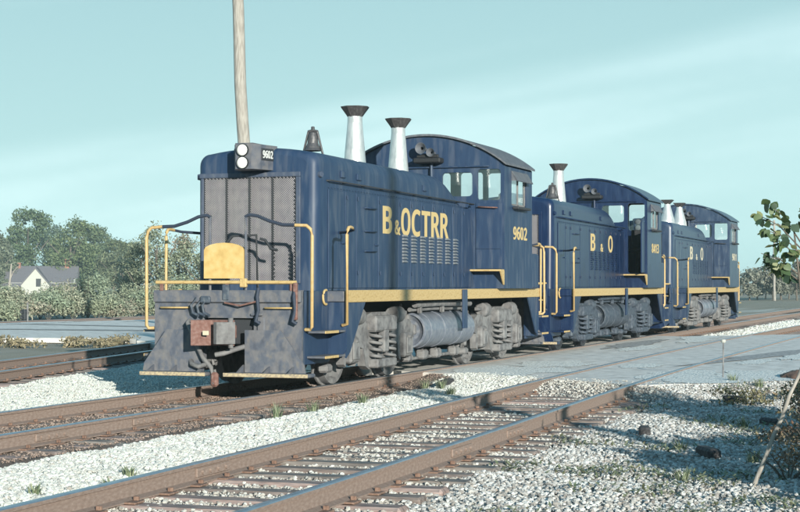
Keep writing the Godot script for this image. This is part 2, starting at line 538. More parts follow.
func locomotive(c: Dictionary) -> void:
	var L := thing(c.name, c.label, "locomotive", c.at, "locomotives coupled in one train")
	var paint: Material = M[c.paint]
	var HW := 0.94
	var st := mb()
	# frame and walkway
	cbox(st, Vector3(6.15, 0.98, 0), Vector3(11.9, 0.42, 0.9), 0.03)
	obj("underframe", st, M.dark, L)
	st = mb()
	cbox(st, Vector3(6.15, 1.28, 0), Vector3(10.46, 0.15, 2.70), 0.01)
	cbox(st, Vector3(0.48, 1.29, 0), Vector3(0.90, 0.13, 2.2), 0.01)
	cbox(st, Vector3(11.82, 1.29, 0), Vector3(0.90, 0.13, 2.2), 0.01)
	obj("walkway", st, M[c.end], L)
	for s in [-1.0, 1.0]:
		st = mb()
		cbox(st, Vector3(6.21, 1.282, s * 1.372), Vector3(10.5, 0.172, 0.035), 0.006)
		obj("side_sill", st, M.yellow, L)
	end_assembly(L, c, Transform3D.IDENTITY, true)
	end_assembly(L, c, Transform3D(Basis(Vector3.UP, PI), Vector3(12.3, 0, 0)), false)
	# hood
	var hood := part("hood", L)
	st = mb()
	var rings := []
	var rn := 0.13
	for k in 6:
		var a := PI * 0.5 * k / 5.0
		var inset := rn * (1.0 - sin(a))
		rings.append(hood_ring(0.95 + rn * (1.0 - cos(a)), HW - inset, 3.40 - inset * 0.7, 0.17, 0.07))
	for x in [2.0, 3.5, 5.0, 6.5]:
		rings.append(hood_ring(x, HW, 3.40, 0.17 + 0.02 * (x - 1.0), 0.07))
	for k in range(1, 9):
		var t := k / 8.0
		var e := t * t * (3.0 - 2.0 * t)
		rings.append(hood_ring(6.5 + 1.88 * t, HW, 3.40 - 0.40 * e, 0.28 + 0.16 * e, 0.07))
	loft(st, rings)
	obj("hood_shell", st, paint, hood)
	# hood doors: sheets a little proud of the shell, both sides
	var xs := [1.32, 1.98, 2.42, 3.36, 4.30, 4.86, 5.42, 5.98, 6.54, 7.10, 7.66, 8.22]
	for s in [-1.0, 1.0]:
		for i in xs.size() - 1:
			st = mb()
			var x0: float = xs[i] + 0.012
			var x1: float = xs[i + 1] - 0.012
			cbox(st, Vector3((x0 + x1) / 2, 2.10, s * (HW + 0.006)), Vector3(x1 - x0, 1.42, 0.018), 0.007)
			obj("hood_door", st, paint, hood)
		st = mb()
		for i in range(1, xs.size() - 1):
			for y in [1.62, 2.72]:
				tube(st, [Vector3(xs[i] + 0.05, y + 0.03, s * (HW + 0.03)), Vector3(xs[i] + 0.05, y - 0.03, s * (HW + 0.03))], 0.011, 6)
			if i % 2 == 1:
				cbox(st, Vector3(xs[i] - 0.10, 2.05, s * (HW + 0.028)), Vector3(0.12, 0.025, 0.03), 0.006)
		obj("door_latch", st, paint, hood)
		# small hand holds
		st = mb()
		for q in [[2.75, 2.60], [2.75, 2.25], [2.75, 1.95]]:
			var zz: float = s * (HW + 0.06)
			tube(st, [Vector3(q[0], q[1], s * HW), Vector3(q[0], q[1], zz), Vector3(q[0] + 0.42, q[1], zz), Vector3(q[0] + 0.42, q[1], s * HW)], 0.012, 6)
		obj("grab_iron", st, paint, hood)
		for col in 7:
			st = mb()
			var x := 4.56 + col * 0.445
			for r in 9:
				var y := 1.80 + r * 0.0515
				var p := pv([0, 0, 0.034, 0.005, 0.034, 0.012, 0, 0.036])
				prism(st, p, Vector3(x - 0.10, y, s * (HW + 0.014)), Vector3(0, 0, s), Vector3.UP, Vector3(0.20, 0, 0))
			obj("louver_column", st, M.louver_edge if c.lead else paint, hood)
		st = mb()
		tube(st, [Vector3(1.28, 2.93, s * HW), Vector3(1.31, 2.93, s * 1.0), Vector3(8.22, 2.90, s * 1.0), Vector3(8.27, 2.90, s * HW)], 0.013, 6)
		for k in 9:
			var x := 1.9 + k * 0.78
			tube(st, [Vector3(x, 2.93 - 0.004 * k, s * 0.93), Vector3(x, 2.93 - 0.004 * k, s * 1.0)], 0.017, 6)
		obj("hood_handrail", st, M.dark if c.lead else paint, hood)
	for l in c.letters:
		text(hood, l[0], M[c.print], Vector3(l[1], l[3], HW + 0.0148), Vector2(l[2] - l[1], l[4] - l[3]))
		text(hood, l[0], M[c.print], Vector3(12.0 - l[1], l[3], -HW - 0.0148), Vector2(l[2] - l[1], l[4] - l[3]), Basis(Vector3.UP, PI))
	# top seam and filler caps on the hood
	st = mb()
	for q in [[1.9, 0.80], [2.55, 0.82], [5.6, 0.8]]:
		cbox(st, Vector3(q[0], 3.05, HW + 0.01), Vector3(0.18, 0.10, 0.03), 0.008)
	obj("vent_cover", st, paint, hood)
	for s in [-1.0, 1.0]:
		st = mb()
		for k in 58:
			cbox(st, Vector3(1.35 + k * 0.118, 2.835, s * (HW + 0.018)), Vector3(0.018, 0.018, 0.012), 0.004)
			cbox(st, Vector3(1.35 + k * 0.118, 1.40, s * (HW + 0.004)), Vector3(0.018, 0.018, 0.012), 0.004)
		obj("rivet_row", st, paint, hood)
	nose(hood, c)
	headlight(L, c)
	for x in c.stacks:
		var sk := part("exhaust_stack", L, Vector3(x, 3.36, 0))
		st = mb()
		if c.has("cone"):
			lathe(st, [Vector2(0.26, 0), Vector2(0.235, 0.18), Vector2(0.11, 0.62), Vector2(0.10, 0.70)], Vector3.ZERO, Vector3.UP, 20)
			obj("stack_body", st, M.silver, sk)
			st = mb()
			lathe(st, [Vector2(0.085, 0.66), Vector2(0.10, 0.70), Vector2(0.27, 0.84), Vector2(0.25, 0.83), Vector2(0.09, 0.72)], Vector3.ZERO, Vector3.UP, 4, PI / 4)
			obj("stack_cap", st, M.soot, sk)
		else:
			lathe(st, [Vector2(0.21, 0), Vector2(0.185, 0.06), Vector2(0.165, 0.3), Vector2(0.125, 0.74), Vector2(0.12, 0.90), Vector2(0.09, 0.90)], Vector3.ZERO, Vector3.UP, 24)
			obj("stack_body", st, M.silver, sk)
			st = mb()
			lathe(st, [Vector2(0.125, 0.84), Vector2(0.145, 0.87), Vector2(0.235, 0.99), Vector2(0.242, 1.01), Vector2(0.22, 1.0), Vector2(0.12, 0.88)], Vector3.ZERO, Vector3.UP, 8, 0.2)
			obj("stack_cap", st, M.soot, sk)
	if c.bell:
		var bell := part("warning_bell", L, Vector3(c.bell, 3.385, 0))
		st = mb()
		for s in [-1.0, 1.0]:
			tube(st, [Vector3(0, 0, s * 0.20), Vector3(0, 0.05, s * 0.17), Vector3(0, 0.42, s * 0.075)], 0.019, 6)
			tube(st, [Vector3(0, 0.05, s * 0.17), Vector3(0.1, -0.01, s * 0.19)], 0.014, 6)
		tube(st, [Vector3(0, 0.42, -0.08), Vector3(0, 0.44, 0), Vector3(0, 0.42, 0.08)], 0.024, 6)
		cbox(st, Vector3(0, 0.47, 0), Vector3(0.05, 0.06, 0.05), 0.01)
		obj("bell_yoke", st, M.bronze, bell)
		st = mb()
		lathe(st, [Vector2(0.02, 0.42), Vector2(0.06, 0.40), Vector2(0.075, 0.34), Vector2(0.085, 0.24), Vector2(0.12, 0.16), Vector2(0.145, 0.125), Vector2(0.13, 0.12), Vector2(0.05, 0.3)], Vector3.ZERO, Vector3.UP, 20)
		obj("bell_body", st, M.bronze, bell)
	cab(L, c)
	# rear deck box behind the cab
	st = mb()
	cbox(st, Vector3(10.66, 1.70, 0), Vector3(0.66, 0.68, 2.96), 0.03)
	obj("rear_locker", st, paint, L)
	for x in [2.93, 9.40]:
		truck(L, c, x)
	# air reservoirs, pipes and rods between the trucks
	for s in [-1.0, 1.0]:
		var tk := part("air_reservoir", L, Vector3(4.72, 0.70, s * 0.97))
		st = mb()
		lathe(st, [Vector2(0.0, 0.10), Vector2(0.17, 0.08), Vector2(0.245, 0.03), Vector2(0.255, 0.0), Vector2(0.285, 0.0), Vector2(0.292, 0.02), Vector2(0.292, 2.70), Vector2(0.27, 2.76), Vector2(0.16, 2.83), Vector2(0.0, 2.86)], Vector3.ZERO, Vector3.RIGHT, 28)
		obj("tank_shell", st, M[c.tank], tk)
		for x in [0.30, 1.02, 1.95]:
			st = mb()
			lathe(st, [Vector2(0.293, 0), Vector2(0.301, 0.002), Vector2(0.301, 0.058), Vector2(0.293, 0.06)], Vector3(x, 0, 0), Vector3.RIGHT, 28)
			obj("tank_strap", st, M[c.tank], tk)
		st = mb()
		tube(st, [Vector3(0.04, 0.12, 0.0), Vector3(-0.10, 0.12, 0.02), Vector3(-0.12, 0.02, 0.05), Vector3(-0.09, -0.1, 0.05), Vector3(0.03, -0.12, 0.0)], 0.035, 8)
		cbox(st, Vector3(-0.1, 0.02, 0.1), Vector3(0.1, 0.16, 0.12), 0.02)
		obj("drain_valve", st, M[c.truck], tk)
		st = mb()
		for q in [[1.12, 0.05, 1.17], [1.04, 0.035, 1.08]]:
			tube(st, [Vector3(4.45, q[0], s * q[2]), Vector3(5.6, q[0] + 0.01, s * q[2]), Vector3(7.4, q[0] - 0.01, s * q[2])], q[1], 8)
		for x in [4.75, 5.9, 7.1]:
			cbox(st, Vector3(x, 1.10, s * 1.15), Vector3(0.07, 0.24, 0.07), 0.01)
		obj("brake_pipe", st, M[c.truck], L)
		st = mb()
		cbox(st, Vector3(6.36, 1.03, s * 1.41), Vector3(0.24, 0.66, 0.03), 0.008)
		obj("filler_strip", st, paint, L)
		st = mb()
		tube(st, [Vector3(4.3, 0.22, s * 0.86), Vector3(8.2, 0.24, s * 0.86)], 0.03, 6)
		for x in [5.6, 6.3, 7.3]:
			cbox(st, Vector3(x, 0.28, s * 0.90), Vector3(0.26, 0.16, 0.16), 0.03)
			cbox(st, Vector3(x + 0.08, 0.42, s * 0.86), Vector3(0.06, 0.3, 0.06), 0.01)
		obj("brake_rod", st, M[c.truck], L)
	if c.lead:
		L.set_meta("label", c.label)

func nose(hood: Node3D, c: Dictionary) -> void:
	var x := 0.95
	var z0 := -0.82
	var z1 := 0.62
	var y0 := 1.46
	var y1 := 2.97
	var st := mb()
	# frame round the radiator
	cbox(st, Vector3(x - 0.018, y1 + 0.035, (z0 + z1) / 2), Vector3(0.036, 0.07, z1 - z0 + 0.14), 0.008)
	cbox(st, Vector3(x - 0.018, (y0 + y1) / 2, z0 - 0.022), Vector3(0.034, y1 - y0, 0.044), 0.008)
	cbox(st, Vector3(x - 0.018, (y0 + y1) / 2, z1 + 0.035), Vector3(0.034, y1 - y0, 0.07), 0.008)
	obj("radiator_frame", st, M[c.nose], hood)
	st = mb()
	cbox(st, Vector3(x - 0.003, (y0 + y1) / 2, (z0 + z1) / 2), Vector3(0.006, y1 - y0, z1 - z0))
	obj("radiator_core", st, M.dark, hood)
	var n := 4
	var pw := (z1 - z0) / n
	for i in n:
		st = mb()
		var a := z0 + pw * i + 0.018
		var b := z0 + pw * (i + 1) - 0.018
		# expanded metal: slanting strands, clipped to the panel
		var k := -int((b - a) / 0.032) - 1
		while y0 + k * 0.032 < y1:
			var ya := y0 + k * 0.032
			var p0 := Vector2(a, ya + (b - a) * 1.15)
			var p1 := Vector2(b, ya)
			k += 1
			if p0.y > y1:
				p0 = Vector2(a + (p0.y - y1) / 1.15, y1)
			if p1.y < y0:
				p1 = Vector2(b - (y0 - p1.y) / 1.15, y0)
			if p1.x - p0.x < 0.01: continue
			tube(st, [Vector3(x - 0.016, p0.y, p0.x), Vector3(x - 0.016, p1.y, p1.x)], 0.0095, 3)
		obj("grille_panel", st, M.grille, hood)
	st = mb()
	for i in range(1, n):
		cbox(st, Vector3(x - 0.017, (y0 + y1) / 2, z0 + pw * i), Vector3(0.03, y1 - y0, 0.024), 0.005)
	obj("grille_bar", st, M.dark, hood)
	st = mb()
	for i in 26:
		cbox(st, Vector3(x - 0.04, y1 - 0.005, z0 + 0.03 + i * (z1 - z0 - 0.06) / 25.0), Vector3(0.02, 0.022, 0.022), 0.006)
	for i in 26:
		cbox(st, Vector3(x - 0.04, y0 + 0.05 + i * (y1 - y0 - 0.1) / 25.0, z1 - 0.004), Vector3(0.02, 0.022, 0.022), 0.006)
	obj("frame_rivet", st, M.dark, hood)
	# corner lamps / lifting lugs
	st = mb()
	for s in [-1.0, 1.0]:
		lathe(st, [Vector2(0.0, -0.05), Vector2(0.04, -0.045), Vector2(0.05, 0.0), Vector2(0.05, 0.05)], Vector3(1.05, 3.0, s * 0.93), Vector3(0.4, 0, -s), 10)
	obj("marker_lug", st, M[c.nose], hood)

func headlight(L: Node3D, c: Dictionary) -> void:
	var h := part("headlight", L, Vector3(0.95, 3.24, 0.0))
	var st := mb()
	prism(st, pv([-0.44, -0.12, -0.44, 0.12, -0.30, 0.20, 0.10, 0.28, 0.10, -0.28, -0.30, -0.20]), Vector3(0, -0.175, 0), Vector3.RIGHT, Vector3(0, 0, 1), Vector3(0, 0.35, 0))
	cbox(st, Vector3(-0.16, 0.182, 0), Vector3(0.52, 0.02, 0.28), 0.008)
	obj("lamp_housing", st, M[c.end], h)
	for s in [-1.0, 1.0]:
		st = mb()
		lathe(st, [Vector2(0.084, 0.02), Vector2(0.092, -0.03), Vector2(0.086, -0.045), Vector2(0.077, -0.04)], Vector3(-0.44, s * 0.089, 0), Vector3.RIGHT, 20)
		obj("lamp_rim", st, M.dark, h)
		st = mb()
		lathe(st, [Vector2(0.079, -0.035), Vector2(0.058, -0.05), Vector2(0.03, -0.057), Vector2(0.0, -0.06)], Vector3(-0.44, s * 0.089, 0), Vector3.RIGHT, 20)
		obj("lamp_lens", st, M.lens if c.lead else M.dull_lens, h)
	for s in [-1.0, 1.0]:
		# number boards on the slanting sides
		var a := Vector3(-0.30, 0, s * 0.20)
		var d := (Vector3(0.10, 0, s * 0.28) - a).normalized()
		var nrm := Vector3(-d.z * s, 0, d.x * s) if s > 0 else Vector3(d.z * -1.0 * s, 0, d.x * s)
		nrm = Vector3(d.z, 0, -d.x)
		if nrm.z * s < 0: nrm = -nrm
		var along := d if s > 0 else -d
		var b := Basis(along, Vector3.UP, nrm)
		st = mb()
		cbox(st, a + d * 0.16 + nrm * 0.006 + Vector3(0, 0.04, 0), Vector3(0.29, 0.17, 0.012), 0.004, b)
		obj("number_board", st, M.dark, h)
		text(h, c.num, M.white_print, a + d * 0.16 + nrm * 0.0125 - along * 0.12 + Vector3(0, -0.015, 0), Vector2(0.24, 0.11), b)

func end_assembly(L: Node3D, c: Dictionary, T: Transform3D, front: bool) -> void:
	# built as the front end, then turned for the rear one
	var e := part("end_platform", L)
	e.transform = T
	var pm: Material = M[c.end]
	var st := mb()
	# end plate with the opening for the coupler
	prism(st, pv([-1.11, 1.37, 1.11, 1.37, 1.11, 0.38, 0.40, 0.38, 0.40, 0.99, -0.34, 0.99, -0.34, 0.38, -1.11, 0.38]), Vector3(0.0, 0, 0), Vector3(0, 0, 1), Vector3.UP, Vector3(0.06, 0, 0))
	obj("end_plate", st, pm, e)
	st = mb()
	cbox(st, Vector3(-0.025, 1.285, 0), Vector3(0.055, 0.165, 2.22), 0.01)
	obj("buffer_beam", st, pm, e)
	st = mb()
	cbox(st, Vector3(0.3, 0.8, 0.03), Vector3(0.44, 0.34, 0.70), 0.01)
	obj("coupler_pocket", st, M.dark, e)
	for s in [-1.0, 1.0]:
		st = mb()
		prism(st, pv([0.33, 0.83, 0.86, 0.83, 1.20, 0.37, 1.22, 0.26, 0.33, 0.26]), Vector3(-0.14, 0, 0), Vector3(0, 0, s), Vector3.UP, Vector3(0.03, 0, 0))
		cbox(st, Vector3(-0.06, 0.60, s * 0.38), Vector3(0.15, 0.10, 0.06), 0.01)
		cbox(st, Vector3(-0.05, 0.78, s * 0.75), Vector3(0.15, 0.06, 0.06), 0.01)
		obj("pilot_apron", st, pm, e)
		st = mb()
		var zo := 1.36 if s > 0 else 1.12
		cbox(st, Vector3(-0.26, 0.235, s * (0.14 + zo) / 2), Vector3(0.28, 0.05, zo - 0.14), 0.012)
		for z in [0.3, 0.7, 1.05]:
			prism(st, pv([-0.11, 0.36, -0.12, 0.26, -0.34, 0.26]), Vector3(0, 0, s * z - 0.012), Vector3.RIGHT, Vector3.UP, Vector3(0, 0, 0.024))
		obj("footboard", st, pm, e)
		st = mb()
		cbox(st, Vector3(-0.406, 0.237, s * (0.14 + zo) / 2), Vector3(0.012, 0.05, zo - 0.13), 0.003)
		obj("footboard_edge", st, M.worn_yellow, e)
		# short grab bars
		st = mb()
		tube(st, [Vector3(0, 1.13, s * 0.58), Vector3(-0.07, 1.13, s * 0.60), Vector3(-0.07, 1.13, s * 0.98), Vector3(0, 1.13, s * 1.0)], 0.013, 6)
		obj("grab_bar", st, M.yellow, e)
		# stair well: inner wall, back wall, side plate, two treads
		st = mb()
		cbox(st, Vector3(0.50, 0.86, s * 1.095), Vector3(0.92, 1.0, 0.03), 0.006)
		obj("stair_side", st, M[c.paint], e)
		st = mb()
		prism(st, pv([1.08, 1.20, 1.385, 1.20, 1.385, 0.55, 1.30, 0.42, 1.08, 0.42]), Vector3(0.955, 0, 0), Vector3(0, 0, s), Vector3.UP, Vector3(0.02, 0, 0))
		obj("stair_back", st, M[c.paint], e)
		st = mb()
		prism(st, pv([0.977, 1.195, 1.72, 1.195, 1.12, 0.50, 0.977, 0.42]), Vector3(0, 0, s * 1.36 - 0.012), Vector3.RIGHT, Vector3.UP, Vector3(0, 0, 0.024))
		obj("step_gusset", st, M[c.paint], e)
		for y in [0.80, 0.46]:
			st = mb()
			cbox(st, Vector3(0.56, y, s * 1.24), Vector3(0.78, 0.03, 0.26), 0.006)
			obj("stair_tread", st, pm, e)
			st = mb()
			cbox(st, Vector3(0.42, y, s * 1.377), Vector3(0.48, 0.036, 0.014), 0.003)
			obj("tread_edge", st, M.yellow, e)
		# grab posts
		st = mb()
		tube(st, [Vector3(0.05, 0.84, s * 1.14), Vector3(0.03, 0.84, s * 1.22), Vector3(0.02, 0.88, s * 1.25), Vector3(0.02, 2.10, s * 1.25), Vector3(0.02, 2.19, s * 1.23), Vector3(0.02, 2.24, s * 1.17), Vector3(0.02, 2.25, s * 1.0)], 0.024, 8)
		obj("grab_post", st, M.yellow_rail, e)
		st = mb()
		tube(st, [Vector3(0.02, 2.25, s * 1.0), Vector3(0.02, 2.255, s * 0.82), Vector3(0.02, 2.31, s * 0.62), Vector3(0.02, 2.38, s * 0.45), Vector3(0.02, 2.40, s * 0.32), Vector3(0.02, 2.37, s * 0.26)], 0.024, 8)
		obj("end_handrail", st, M.rubber, e)
		st = mb()
		tube(st, [Vector3(0.02, 2.38, s * 0.27), Vector3(0.02, 1.37, s * 0.27)], 0.020, 8)
		obj("stanchion", st, pm, e)
		st = mb()
		tube(st, [Vector3(0.93, 0.88, s * 1.33), Vector3(0.90, 0.90, s * 1.41), Vector3(0.90, 2.14, s * 1.41), Vector3(0.91, 2.20, s * 1.41), Vector3(0.95, 2.24, s * 1.41), Vector3(1.03, 2.25, s * 1.41), Vector3(1.12, 2.24, s * 1.40)], 0.024, 8)
		obj("grab_post", st, M.yellow_rail, e)
		st = mb()
		tube(st, [Vector3(1.12, 2.24, s * 1.40), Vector3(1.28, 2.22, s * 1.36), Vector3(1.62, 2.20, s * 1.12), Vector3(1.78, 2.20, s * 0.94)], 0.02, 8)
		obj("end_handrail", st, M.rubber, e)
		st = mb()
		var arc := []
		for k in 13:
			var a := PI * (0.42 + 1.16 * k / 12.0)
			arc.append(Vector3(0.80 + 0.10 * cos(a), 1.27 + 0.10 * sin(a), s * 1.13))
		tube(st, arc, 0.018, 6)
		obj("lifting_hook", st, M.yellow, e)
	# yellow uncoupling bar across the platform
	st = mb()
	tube(st, [Vector3(-0.05, 1.48, -1.06), Vector3(-0.05, 1.475, 1.05)], 0.026, 8)
	cbox(st, Vector3(-0.05, 1.47, 0.27), Vector3(0.06, 0.12, 0.10), 0.01)
	obj("uncoupling_bar", st, M.yellow, e)
	st = mb()
	for z in [-0.98, 0.02, 0.98]:
		cbox(st, Vector3(-0.045, 1.42, z), Vector3(0.03, 0.12, 0.05), 0.006)
	cbox(st, Vector3(-0.08, 1.22, 1.05), Vector3(0.05, 0.5, 0.06), 0.01)
	tube(st, [Vector3(-0.08, 1.2, 0.0), Vector3(-0.12, 1.16, 0.25), Vector3(-0.10, 1.22, 0.5)], 0.014, 6)
	obj("bar_bracket", st, M.rust_red if c.lead else pm, e)
	# drop step folded up
	st = mb()
	var poly := PackedVector2Array()
	poly.append(Vector2(-0.30, 1.53)); poly.append(Vector2(0.30, 1.53))
	for k in 9:
		var a := PI * k / 8.0
		poly.append(Vector2(0.30 * cos(a), 1.92 + 0.10 * sin(a)))
	prism(st, poly, Vector3(-0.02, 0, -0.045), Vector3(0, 0, 1), Vector3.UP, Vector3(0.03, 0, 0))
	obj("drop_step", st, M.step_yellow, e)
	st = mb()
	tube(st, [Vector3(0.30, 2.02, -0.16), Vector3(0.30, 2.12, -0.06), Vector3(0.30, 2.13, 0.30), Vector3(0.30, 1.4, 0.32)], 0.02, 6)
	tube(st, [Vector3(0.34, 2.08, 0.34), Vector3(0.34, 2.06, 0.42), Vector3(0.34, 1.94, 0.50), Vector3(0.34, 1.92, 0.60)], 0.022, 6)
	for z in [0.32, 0.57]:
		for k in 10:
			cbox(st, Vector3(0.86, 1.50 + k * 0.055, z), Vector3(0.022, 0.024, 0.024), 0.006)
	obj("chain", st, M.dark, e)
	# coupler
	var cp := part("coupler", e, Vector3(-0.02, 0.80, 0.02))
	st = mb()
	cbox(st, Vector3(0.06, 0, 0.0), Vector3(0.5, 0.20, 0.17), 0.02)
	prism(st, pv([-0.18, -0.12, -0.18, 0.14, -0.34, 0.20, -0.42, 0.30, -0.46, 0.28, -0.42, 0.10, -0.40, -0.04, -0.47, -0.10, -0.56, -0.28, -0.46, -0.30, -0.30, -0.29]), Vector3(0, -0.17, 0), Vector3.RIGHT, Vector3(0, 0, 1), Vector3(0, 0.34, 0))
	obj("coupler_head", st, M.rust_red if c.lead else M[c.truck], cp)
	st = mb()
	prism(st, pv([-0.36, 0.28, -0.46, 0.33, -0.56, 0.27, -0.60, 0.12, -0.56, 0.06, -0.51, 0.10, -0.47, 0.17, -0.38, 0.18]), Vector3(0, -0.145, 0), Vector3.RIGHT, Vector3(0, 0, 1), Vector3(0, 0.29, 0))
	lathe(st, [Vector2(0.0, -0.2), Vector2(0.035, -0.2), Vector2(0.035, 0.2), Vector2(0.0, 0.2)], Vector3(-0.45, 0, 0.26), Vector3.UP, 10)
	obj("knuckle", st, M.grime, cp)
	st = mb()
	cbox(st, Vector3(-0.575, 0.0, -0.05), Vector3(0.012, 0.06, 0.09), 0.004)
	obj("wear_patch", st, M.pale_print, cp)
	# hoses
	st = mb()
	tube(st, [Vector3(-0.04, 0.95, -0.55), Vector3(-0.16, 0.92, -0.52), Vector3(-0.20, 0.70, -0.40), Vector3(-0.23, 0.45, -0.25), Vector3(-0.24, 0.32, -0.12), Vector3(-0.26, 0.10, -0.07)], 0.032, 8)
	obj("air_hose", st, M.grime, e)
	st = mb()
	tube(st, [Vector3(-0.05, 0.62, 0.35), Vector3(-0.2, 0.58, 0.25), Vector3(-0.30, 0.52, 0.1), Vector3(-0.32, 0.50, -0.02)], 0.035, 8)
	tube(st, [Vector3(-0.1, 0.42, -0.5), Vector3(-0.22, 0.36, -0.42), Vector3(-0.25, 0.33, -0.3), Vector3(-0.22, 0.38, -0.15)], 0.035, 8)
	obj("air_hose", st, M.grime, e)
	st = mb()
	cbox(st, Vector3(-0.24, 0.16, -0.07), Vector3(0.09, 0.20, 0.11), 0.03)
	obj("hose_bracket", st, M.rust_red if c.lead else M[c.truck], e)
	for q in [[0.50, 0.2], [1.04, 0.2]]:
		st = mb()
		tube(st, [Vector3(-0.06, 1.40, q[0]), Vector3(-0.11, 1.28, q[0]), Vector3(-0.09, 1.10, q[0] + 0.01), Vector3(-0.12, 0.95, q[0] - 0.02), Vector3(-0.10, 0.92, q[0] + 0.04)], 0.026, 7)
		obj("control_hose", st, M.rubber, e)
	st = mb()
	for z in [-0.45, -0.36, -0.28]:
		tube(st, [Vector3(-0.04, 1.26, z), Vector3(-0.12, 1.16, z - 0.04), Vector3(-0.10, 1.06, z - 0.02), Vector3(-0.14, 1.02, z + 0.08)], 0.022, 7)
	cbox(st, Vector3(-0.05, 1.24, -0.3), Vector3(0.08, 0.10, 0.16), 0.02)
	cbox(st, Vector3(-0.04, 1.34, 0.0), Vector3(0.05, 0.22, 0.10), 0.01)
	obj("control_hose", st, M.grime_blue, e)
	st = mb()
	cbox(st, Vector3(-0.02, 0.84, 0.52), Vector3(0.04, 0.34, 0.12), 0.02)
	cbox(st, Vector3(-0.03, 1.04, 0.46), Vector3(0.03, 0.035, 0.18), 0.008)
	obj("carrier_plate", st, pm, e)

func cab(L: Node3D, c: Dictionary) -> void:
	var k := part("cab", L)
	var paint: Material = M[c.paint]
	var x0 := 8.38
	var x1 := 10.30
	var hw := 1.53
	var eave := 3.62
	var apex := 4.17
	var arc := PackedVector2Array()
	arc.append(Vector2(hw, 1.37))
	for i in 25:
		var z := hw - 2.0 * hw * i / 24.0
		arc.append(Vector2(z, arc_y(z, eave, apex, hw)))
	arc.append(Vector2(-hw, 1.37))
	# front and rear walls with rounded window openings
	for w in [0, 1]:
		var holes := [[0.34, 0.92, 3.06, 3.50, 0.07]]
		if w == 0:
			holes.append([1.02, 1.46, 1.75 if c.open else 2.98, 3.55, 0.06])
		else:
			holes = [[0.10, 0.56, 2.86, 3.62, 0.06], [0.66, 1.36, 2.90, 3.60, 0.07]]
		wall_with_holes(k, "front_wall" if w == 0 else "rear_wall", arc, holes, true, Transform3D(Basis(Vector3(0, 0, 1), Vector3.UP, Vector3(-1, 0, 0)), Vector3(x0 + 0.06 if w == 0 else x1, 0, 0)), paint)
	for s in [-1.0, 1.0]:
		var sq := pv([x0 + 0.061, 1.37, x1 - 0.061, 1.37, x1 - 0.061, eave - 0.02, x0 + 0.061, eave - 0.02])
		wall_with_holes(k, "side_wall", sq, [[8.86, 9.90, 2.90, 3.48, 0.05]], false, Transform3D(Basis.IDENTITY, Vector3(0, 0, s * (hw - 0.03) - 0.03)), paint)
		var st := mb()
		for q in [[8.90, 0], [9.38, 1], [9.86, 0]]:
			cbox(st, Vector3(q[0], 3.19, s * (hw - 0.035)), Vector3(0.035, 0.58, 0.03), 0.006)
		cbox(st, Vector3(9.38, 3.46, s * (hw - 0.035)), Vector3(1.0, 0.035, 0.03), 0.006)
		cbox(st, Vector3(9.38, 2.92, s * (hw - 0.035)), Vector3(1.0, 0.035, 0.03), 0.006)
		obj("window_frame", st, M.grime, k)
		for z in [9.14, 9.62]:
			st = mb()
			cbox(st, Vector3(z, 3.19, s * (hw - 0.04)), Vector3(0.44, 0.5, 0.008))
			obj("window_pane", st, M.glass, k)
		# awning and arm rest
		st = mb()
		prism(st, pv([0.0, 3.53, 0.015, 3.54, 0.13, 3.355, 0.115, 3.345]), Vector3(8.84, 0, s * hw), Vector3(0, 0, s), Vector3.UP, Vector3(1.08, 0, 0))
		prism(st, pv([0.0, 3.53, 0.115, 3.355, 0.0, 3.36]), Vector3(8.85, 0, s * hw), Vector3(0, 0, s), Vector3.UP, Vector3(0.012, 0, 0))
		obj("window_awning", st, M.roof_grey, k)
		st = mb()
		cbox(st, Vector3(9.36, 2.86, s * (hw + 0.06)), Vector3(0.9, 0.05, 0.12), 0.015)
		obj("arm_rest", st, M.dark, k)
	text(k, c.num, M[c.print], Vector3(8.97, 2.275, hw + 0.0005), Vector2(0.95, 0.245))
	text(k, c.num, M[c.print], Vector3(9.92, 2.275, -hw - 0.0005), Vector2(0.95, 0.245), Basis(Vector3.UP, PI))
	# roof shell
	var st2 := mb()
	var outer := []
	var inner := []
	for i in 33:
		var z := 1.575 - 3.15 * i / 32.0
		var y := arc_y(z, eave - 0.012, apex, 1.575)
		outer.append(Vector2(z, y + 0.05)); inner.append(Vector2(z, y + 0.012))
	st2.set_smooth_group(0)
	for i in 32:
		var a: Vector2 = outer[i]
		var b: Vector2 = outer[i + 1]
		quad(st2, Vector3(x0 - 0.07, a.y, a.x), Vector3(x1 + 0.06, a.y, a.x), Vector3(x1 + 0.06, b.y, b.x), Vector3(x0 - 0.07, b.y, b.x))
	st2.set_smooth_group(1)
	for i in 32:
		var a: Vector2 = inner[i]
		var b: Vector2 = inner[i + 1]
		quad(st2, Vector3(x0 - 0.07, b.y, b.x), Vector3(x1 + 0.06, b.y, b.x), Vector3(x1 + 0.06, a.y, a.x), Vector3(x0 - 0.07, a.y, a.x))
	st2.set_smooth_group(-1)
	for i in 32:
		for x in [x0 - 0.07, x1 + 0.06]:
			var a: Vector2 = outer[i]; var b: Vector2 = outer[i + 1]; var d: Vector2 = inner[i]; var e: Vector2 = inner[i + 1]
			if x < 9: quad(st2, Vector3(x, a.y, a.x), Vector3(x, b.y, b.x), Vector3(x, e.y, e.x), Vector3(x, d.y, d.x))
			else: quad(st2, Vector3(x, d.y, d.x), Vector3(x, e.y, e.x), Vector3(x, b.y, b.x), Vector3(x, a.y, a.x))
	for i in [0, 32]:
		var a: Vector2 = outer[i]; var d: Vector2 = inner[i]
		quad(st2, Vector3(x0 - 0.07, d.y, d.x), Vector3(x1 + 0.06, d.y, d.x), Vector3(x1 + 0.06, a.y, a.x), Vector3(x0 - 0.07, a.y, a.x))
	obj("roof", st2, M.roof_grey if c.lead else paint, k)
